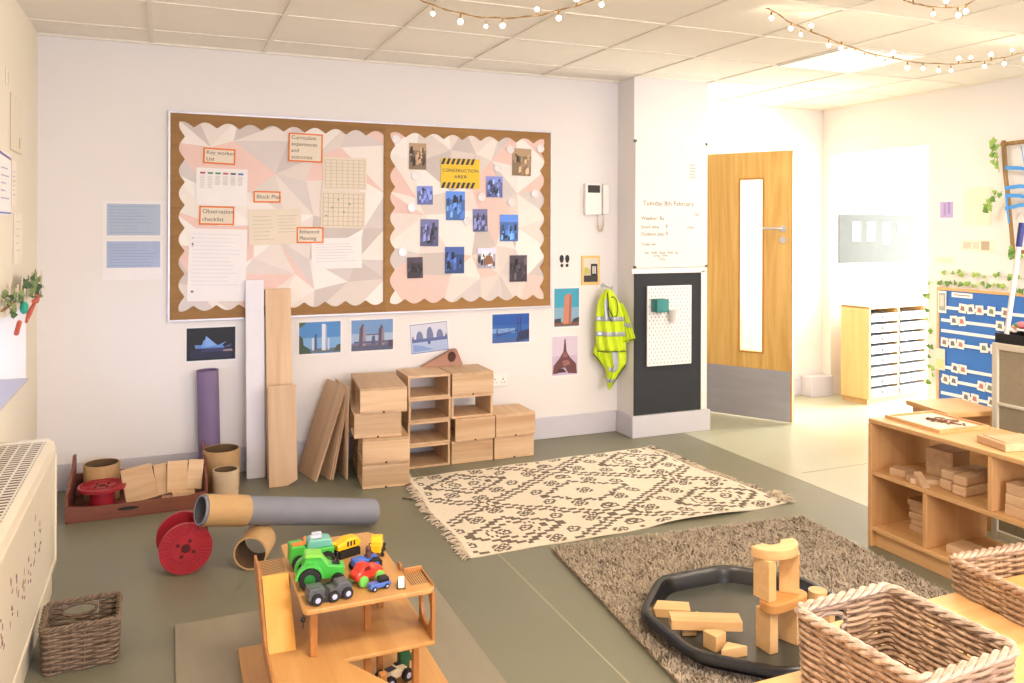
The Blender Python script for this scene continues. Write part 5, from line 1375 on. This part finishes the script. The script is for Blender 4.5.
# yellow excavator
v = thing('toy_digger', 'yellow toy digger with rounded cab at the back edge of the deck', 'toy digger', (.535, 2.625, DK), R3(0, 0, 20))
v.scale = (1.15,) * 3
prof(MB(), [(-.036, .022), (.034, .022), (.04, .034), (.028, .05), (.0, .052), (-.02, .044), (-.038, .04)], .036).build('body', YEL, v, bevel=.005)
b = MB()
for i in range(3): b.box((-.008 + i * .01, -.0187, .03), (-.002 + i * .01, -.0178, .044))
b.box((-.03, -.02, .0), (.034, -.008, .02)).box((-.03, .008, .0), (.034, .02, .02)); b.build('tracks', RUBBER, v, bevel=.004)
MB().tube([(-.03, 0, .038), (-.052, 0, .046), (-.066, 0, .026)], .005, 6).box((-.074, -.01, .014), (-.058, .01, .028)).build('digging_arm', YEL, v, bevel=.002)
v = thing('toy_dumper', 'small yellow toy dumper truck at the far corner of the deck', 'toy truck', (.628, 2.60, DK), R3(0, 0, 70))
v.scale = (1.1,) * 3
prof(MB(), [(-.034, .014), (.034, .014), (.036, .036), (.018, .05), (.0, .05), (-.006, .034), (-.036, .04)], .034).build('body', YEL, v, bevel=.003)
MB().box((.008, -.0175, .034), (.026, .0175, .046)).build('windows', mat('window_dark', (70, 60, 46), .3), v)
for x in (-.02, .022):
    for s_ in (-1, 1): wheel(v, x, s_ * .02, .011, .009, YEL, 16, False)
# blue tractor
v = thing('toy_tractor', 'small blue toy tractor with driver between the red car and digger', 'toy tractor', (.565, 2.488, DK), R3(0, 0, 190))
v.scale = (1.15,) * 3
prof(MB(), [(-.034, .016), (.036, .016), (.036, .036), (.006, .038), (-.006, .032), (-.034, .036)], .03).build('body', BLU, v, bevel=.004)
MB().cyl(.008, .034, .05, (-.01, 0, 0), n=12).sphere(.008, (-.01, 0, .056), 10, 6).build('driver', mat('driver_brown', (96, 60, 56), .6), v, smooth=True)
for s_ in (-1, 1): wheel(v, -.022, s_ * .02, .018, .012, BLU, 18); wheel(v, .026, s_ * .019, .012, .01, BLU, 16)
# red car
v = thing('toy_car', 'rounded red toy car with lime green wheels on the deck', 'toy car', (.550, 2.405, DK), R3(0, 0, 24))
v.scale = (1.08,) * 3
prof(MB(), [(-.044, .014), (.044, .014), (.048, .03), (.036, .042), (.012, .044), (.0, .056), (-.024, .054), (-.034, .04), (-.046, .034)], .042).build('body', REDT, v, bevel=.009, seg=3)
prof(MB(), [(-.022, .040), (.0, .040), (-.004, .052), (-.02, .051)], .0425).build('windows', mat('red_dark', (120, 30, 30), .3), v)
for x in (-.026, .028):
    for s_ in (-1, 1):
        o = MB().lathe([(.0001, -.006), (.013, -.006), (.015, -.003), (.015, .003), (.013, .006), (.0001, .006)], 20, axis='y').build('wheel', LIME, v, loc=(x, s_ * .024, .0152), smooth=True)
# little dark blue van
v = thing('toy_van', 'tiny blue and black toy pickup in front of the red car', 'toy van', (.574, 2.345, DK), R3(0, 0, 14))
prof(MB(), [(-.034, .007), (.034, .007), (.034, .02), (-.032, .022)], .026).build('body', mat('toy_blue_van', (76, 110, 190), .3), v, bevel=.003)
prof(MB(), [(-.004, .02), (.03, .02), (.026, .034), (.0, .035)], .025).build('cab', BLACK, v, bevel=.003)
for x in (-.02, .02):
    for s_ in (-1, 1): wheel(v, x, s_ * .0125, .0075, .006, HUBW, 14, False)
# small white car
v = thing('toy_car', 'tiny white toy car parked on the hatched bay', 'toy car', (.638, 2.335, DK), R3(0, 0, 75))
v.scale = (.85,) * 3
prof(MB(), [(-.03, .006), (.03, .006), (.03, .018), (.014, .022), (.006, .034), (-.02, .034), (-.03, .022)], .022).build('body', mat('toy_white', (228, 226, 224), .3), v, bevel=.003)
prof(MB(), [(.008, .021), (.013, .022), (.004, .032), (-.018, .032), (-.024, .022)], .0226).build('windows', BLACK, v)
for x in (-.018, .018):
    for s_ in (-1, 1): wheel(v, x, s_ * .0115, .007, .005, BLACK, 14, False)
# cream car with big wheels and a green block under the decks
v = thing('toy_buggy', 'cream toy buggy with fat black wheels under the middle deck', 'toy car', (.662, 2.505, .0305), R3(0, 0, 24))
prof(MB(), [(-.05, .018), (.05, .018), (.05, .032), (.02, .036), (.01, .046), (-.02, .046), (-.05, .034)], .036).build('body', mat('toy_cream', (220, 206, 176), .4), v, bevel=.003)
MB().box((-.03, -.012, .046), (.0, .012, .048)).build('roof_panel', mat('chassis_dark', (44, 46, 52), .5), v)
for x in (-.034, .034):
    for s_ in (-1, 1): wheel(v, x, s_ * .026, .019, .016, HUBW, 20)
v = thing('toy_crane', 'dark green toy piece standing behind the cream buggy', 'toy', (.712, 2.575, .0305), R3(0, 0, 10))
MB().box((-.018, -.012, 0), (.018, .012, .075)).box((.018, -.01, .02), (.03, .01, .04)).build('body', mat('toy_deep_green', (24, 84, 56), .5), v, bevel=.003)

# ------------------------------------------------------------------ fairy lights
BULB = emission('fairy_bulb', (255, 240, 205), 40.0, sample=False)
WIRE = mat('wire_gold', (150, 118, 76), .5)
def fairy(label, pts, plane_y, step, seed):
    t = thing('fairy_lights', label, 'string lights', (pts[0][0], plane_y, pts[0][1]), group='warm fairy light strings hung from the ceiling')
    o0 = Vector((pts[0][0], plane_y, pts[0][1]))
    # smooth the measured sag
    P = []
    for k in range(len(pts) - 1):
        p0 = pts[max(0, k - 1)]; p1 = pts[k]; p2 = pts[k + 1]; p3 = pts[min(len(pts) - 1, k + 2)]
        for i in range(6):
            s = i / 6
            f = lambda a, b_, c, d: .5 * (2 * b_ + (c - a) * s + (2 * a - 5 * b_ + 4 * c - d) * s * s + (3 * b_ - a - 3 * c + d) * s ** 3)
            P.append(Vector((f(p0[0], p1[0], p2[0], p3[0]), plane_y, f(p0[1], p1[1], p2[1], p3[1]))) - o0)
    P.append(Vector((pts[-1][0], plane_y, pts[-1][1])) - o0)
    MB().tube(P, .0026, 5).build('wire', WIRE, t, smooth=True)
    MB().tube([p + Vector((0, .004 * math.cos(i), .004 * math.sin(i))) for i, p in enumerate(P)], .0018, 5).build('twisted_wire', WIRE, t, smooth=True)
    r_ = random.Random(seed); acc = 0; nxt = step * .5; b0 = None
    for i in range(1, len(P)):
        L1 = (P[i] - P[i - 1]).length; acc += L1
        if acc > nxt:
            nxt += step * r_.uniform(.6, 1.4)
            dz = r_.choice([-.035, -.03, -.025, .028, -.035]); dx = r_.uniform(-.012, .012); p = P[i] + Vector((dx, 0, dz))
            if b0 is None:
                b0 = MB().sphere(.0095, (0, 0, 0), 12, 8).build('bulb', BULB, t, loc=p, smooth=True)
                s0 = MB().tube([(0, 0, .009), (0, 0, .03)], .004, 6).build('socket', WIRE, b0)
                if dz > 0: b0.rotation_euler = (PI, 0, 0)
            else:
                c = b0.copy(); COL.objects.link(c); c.location = p; c.rotation_euler = (PI, 0, 0) if dz > 0 else (0, 0, 0)
                sc = r_.uniform(.7, 1.15); c.scale = (sc,) * 3
                s1 = s0.copy(); COL.objects.link(s1); s1.parent = c
fairy('short fairy light string sagging over the middle of the room', [(.70, 2.508), (.874, 2.383), (.936, 2.351), (1.031, 2.329), (1.168, 2.315), (1.3, 2.325), (1.436, 2.352), (1.601, 2.407), (1.747, 2.466), (1.83, 2.508)], 3.1, .105, 1)
fairy('long fairy light string sagging across the right side of the ceiling', [(2.62, 2.508), (2.674, 2.495), (2.765, 2.456), (2.921, 2.418), (3.081, 2.384), (3.281, 2.351), (3.594, 2.331), (3.851, 2.342), (4.042, 2.368), (4.239, 2.406), (4.436, 2.455), (4.58, 2.508)], 3.1, .078, 2)
fairy('fairy light string nearest the camera at the upper right', [(2.60, 2.508), (2.672, 2.414), (2.726, 2.38), (2.781, 2.372), (2.866, 2.370), (3.039, 2.385), (3.128, 2.43), (3.22, 2.508)], 2.4, .07, 3)

# ------------------------------------------------------------------ lights
def area(name, loc, rot, sx, sy, power, rgb, spread=180):
    l = bpy.data.lights.new(name, 'AREA'); l.shape = 'RECTANGLE'; l.size = sx; l.size_y = sy; l.energy = power
    l.color = lin(rgb)[:3]; l.spread = math.radians(spread)
    o = bpy.data.objects.new(name, l); COL.objects.link(o); o.location = loc; o.rotation_euler = rot
    return o
WARM = (255, 234, 208)
for i, (x, y) in enumerate(((.83, .9), (3.3, .9), (2.07, -1.2), (4.7, -.6))):
    area('ceiling_lamp', (x, y, H - .03), (0, 0, 0), .58, .58, 60, WARM)
area('alcove_daylight', (7.6, 4.5, 1.2), (0, math.radians(90), 0), 2.2, 1.4, 430, (255, 250, 238), 140)
area('panel_lamp', (3.908, 3.862, H - .014), (0, 0, 0), .56, .55, 20, (255, 242, 220))
area('rear_window_daylight', (2.2, -3.35, 1.3), (math.radians(104), 0, 0), 4.3, 1.4, 330, (230, 230, 248))
area('left_window_daylight', (-1.2, 3.7, .95), (0, math.radians(-90), 0), 0.6, 2.0, 16, (190, 204, 255))
area('corridor_fill', (4.6, 6.6, 2.45), (0, 0, 0), 1.6, 1.2, 110, (255, 246, 230))  # added lamp under the closed corridor's ceiling, brightens the doorway
w = bpy.data.worlds.new('world'); S.world = w; w.use_nodes = True
w.node_tree.nodes['Background'].inputs[0].default_value = (.75, .85, 1, 1); w.node_tree.nodes['Background'].inputs[1].default_value = 1.0

# ------------------------------------------------------------------ camera
cam = bpy.data.cameras.new('camera'); co = bpy.data.objects.new('camera', cam); COL.objects.link(co)
F = 815.0
cam.sensor_fit = 'HORIZONTAL'; cam.sensor_width = 36; cam.lens = 36 * F / 1024
cam.shift_y = -115.0 / 1024
yaw = math.atan(345 / F)
co.location = (0, 0, 1.465)
co.rotation_euler = (Matrix.Rotation(-yaw, 3, 'Z') @ Matrix.Rotation(PI / 2, 3, 'X') @ Matrix.Rotation(0.0035, 3, 'Z')).to_euler()
cam.clip_start = .02
S.camera = co
S.view_settings.view_transform = 'Standard'; S.view_settings.look = 'None'; S.view_settings.gamma = 1; S.view_settings.use_curve_mapping = False
S.view_settings.exposure = 0.05
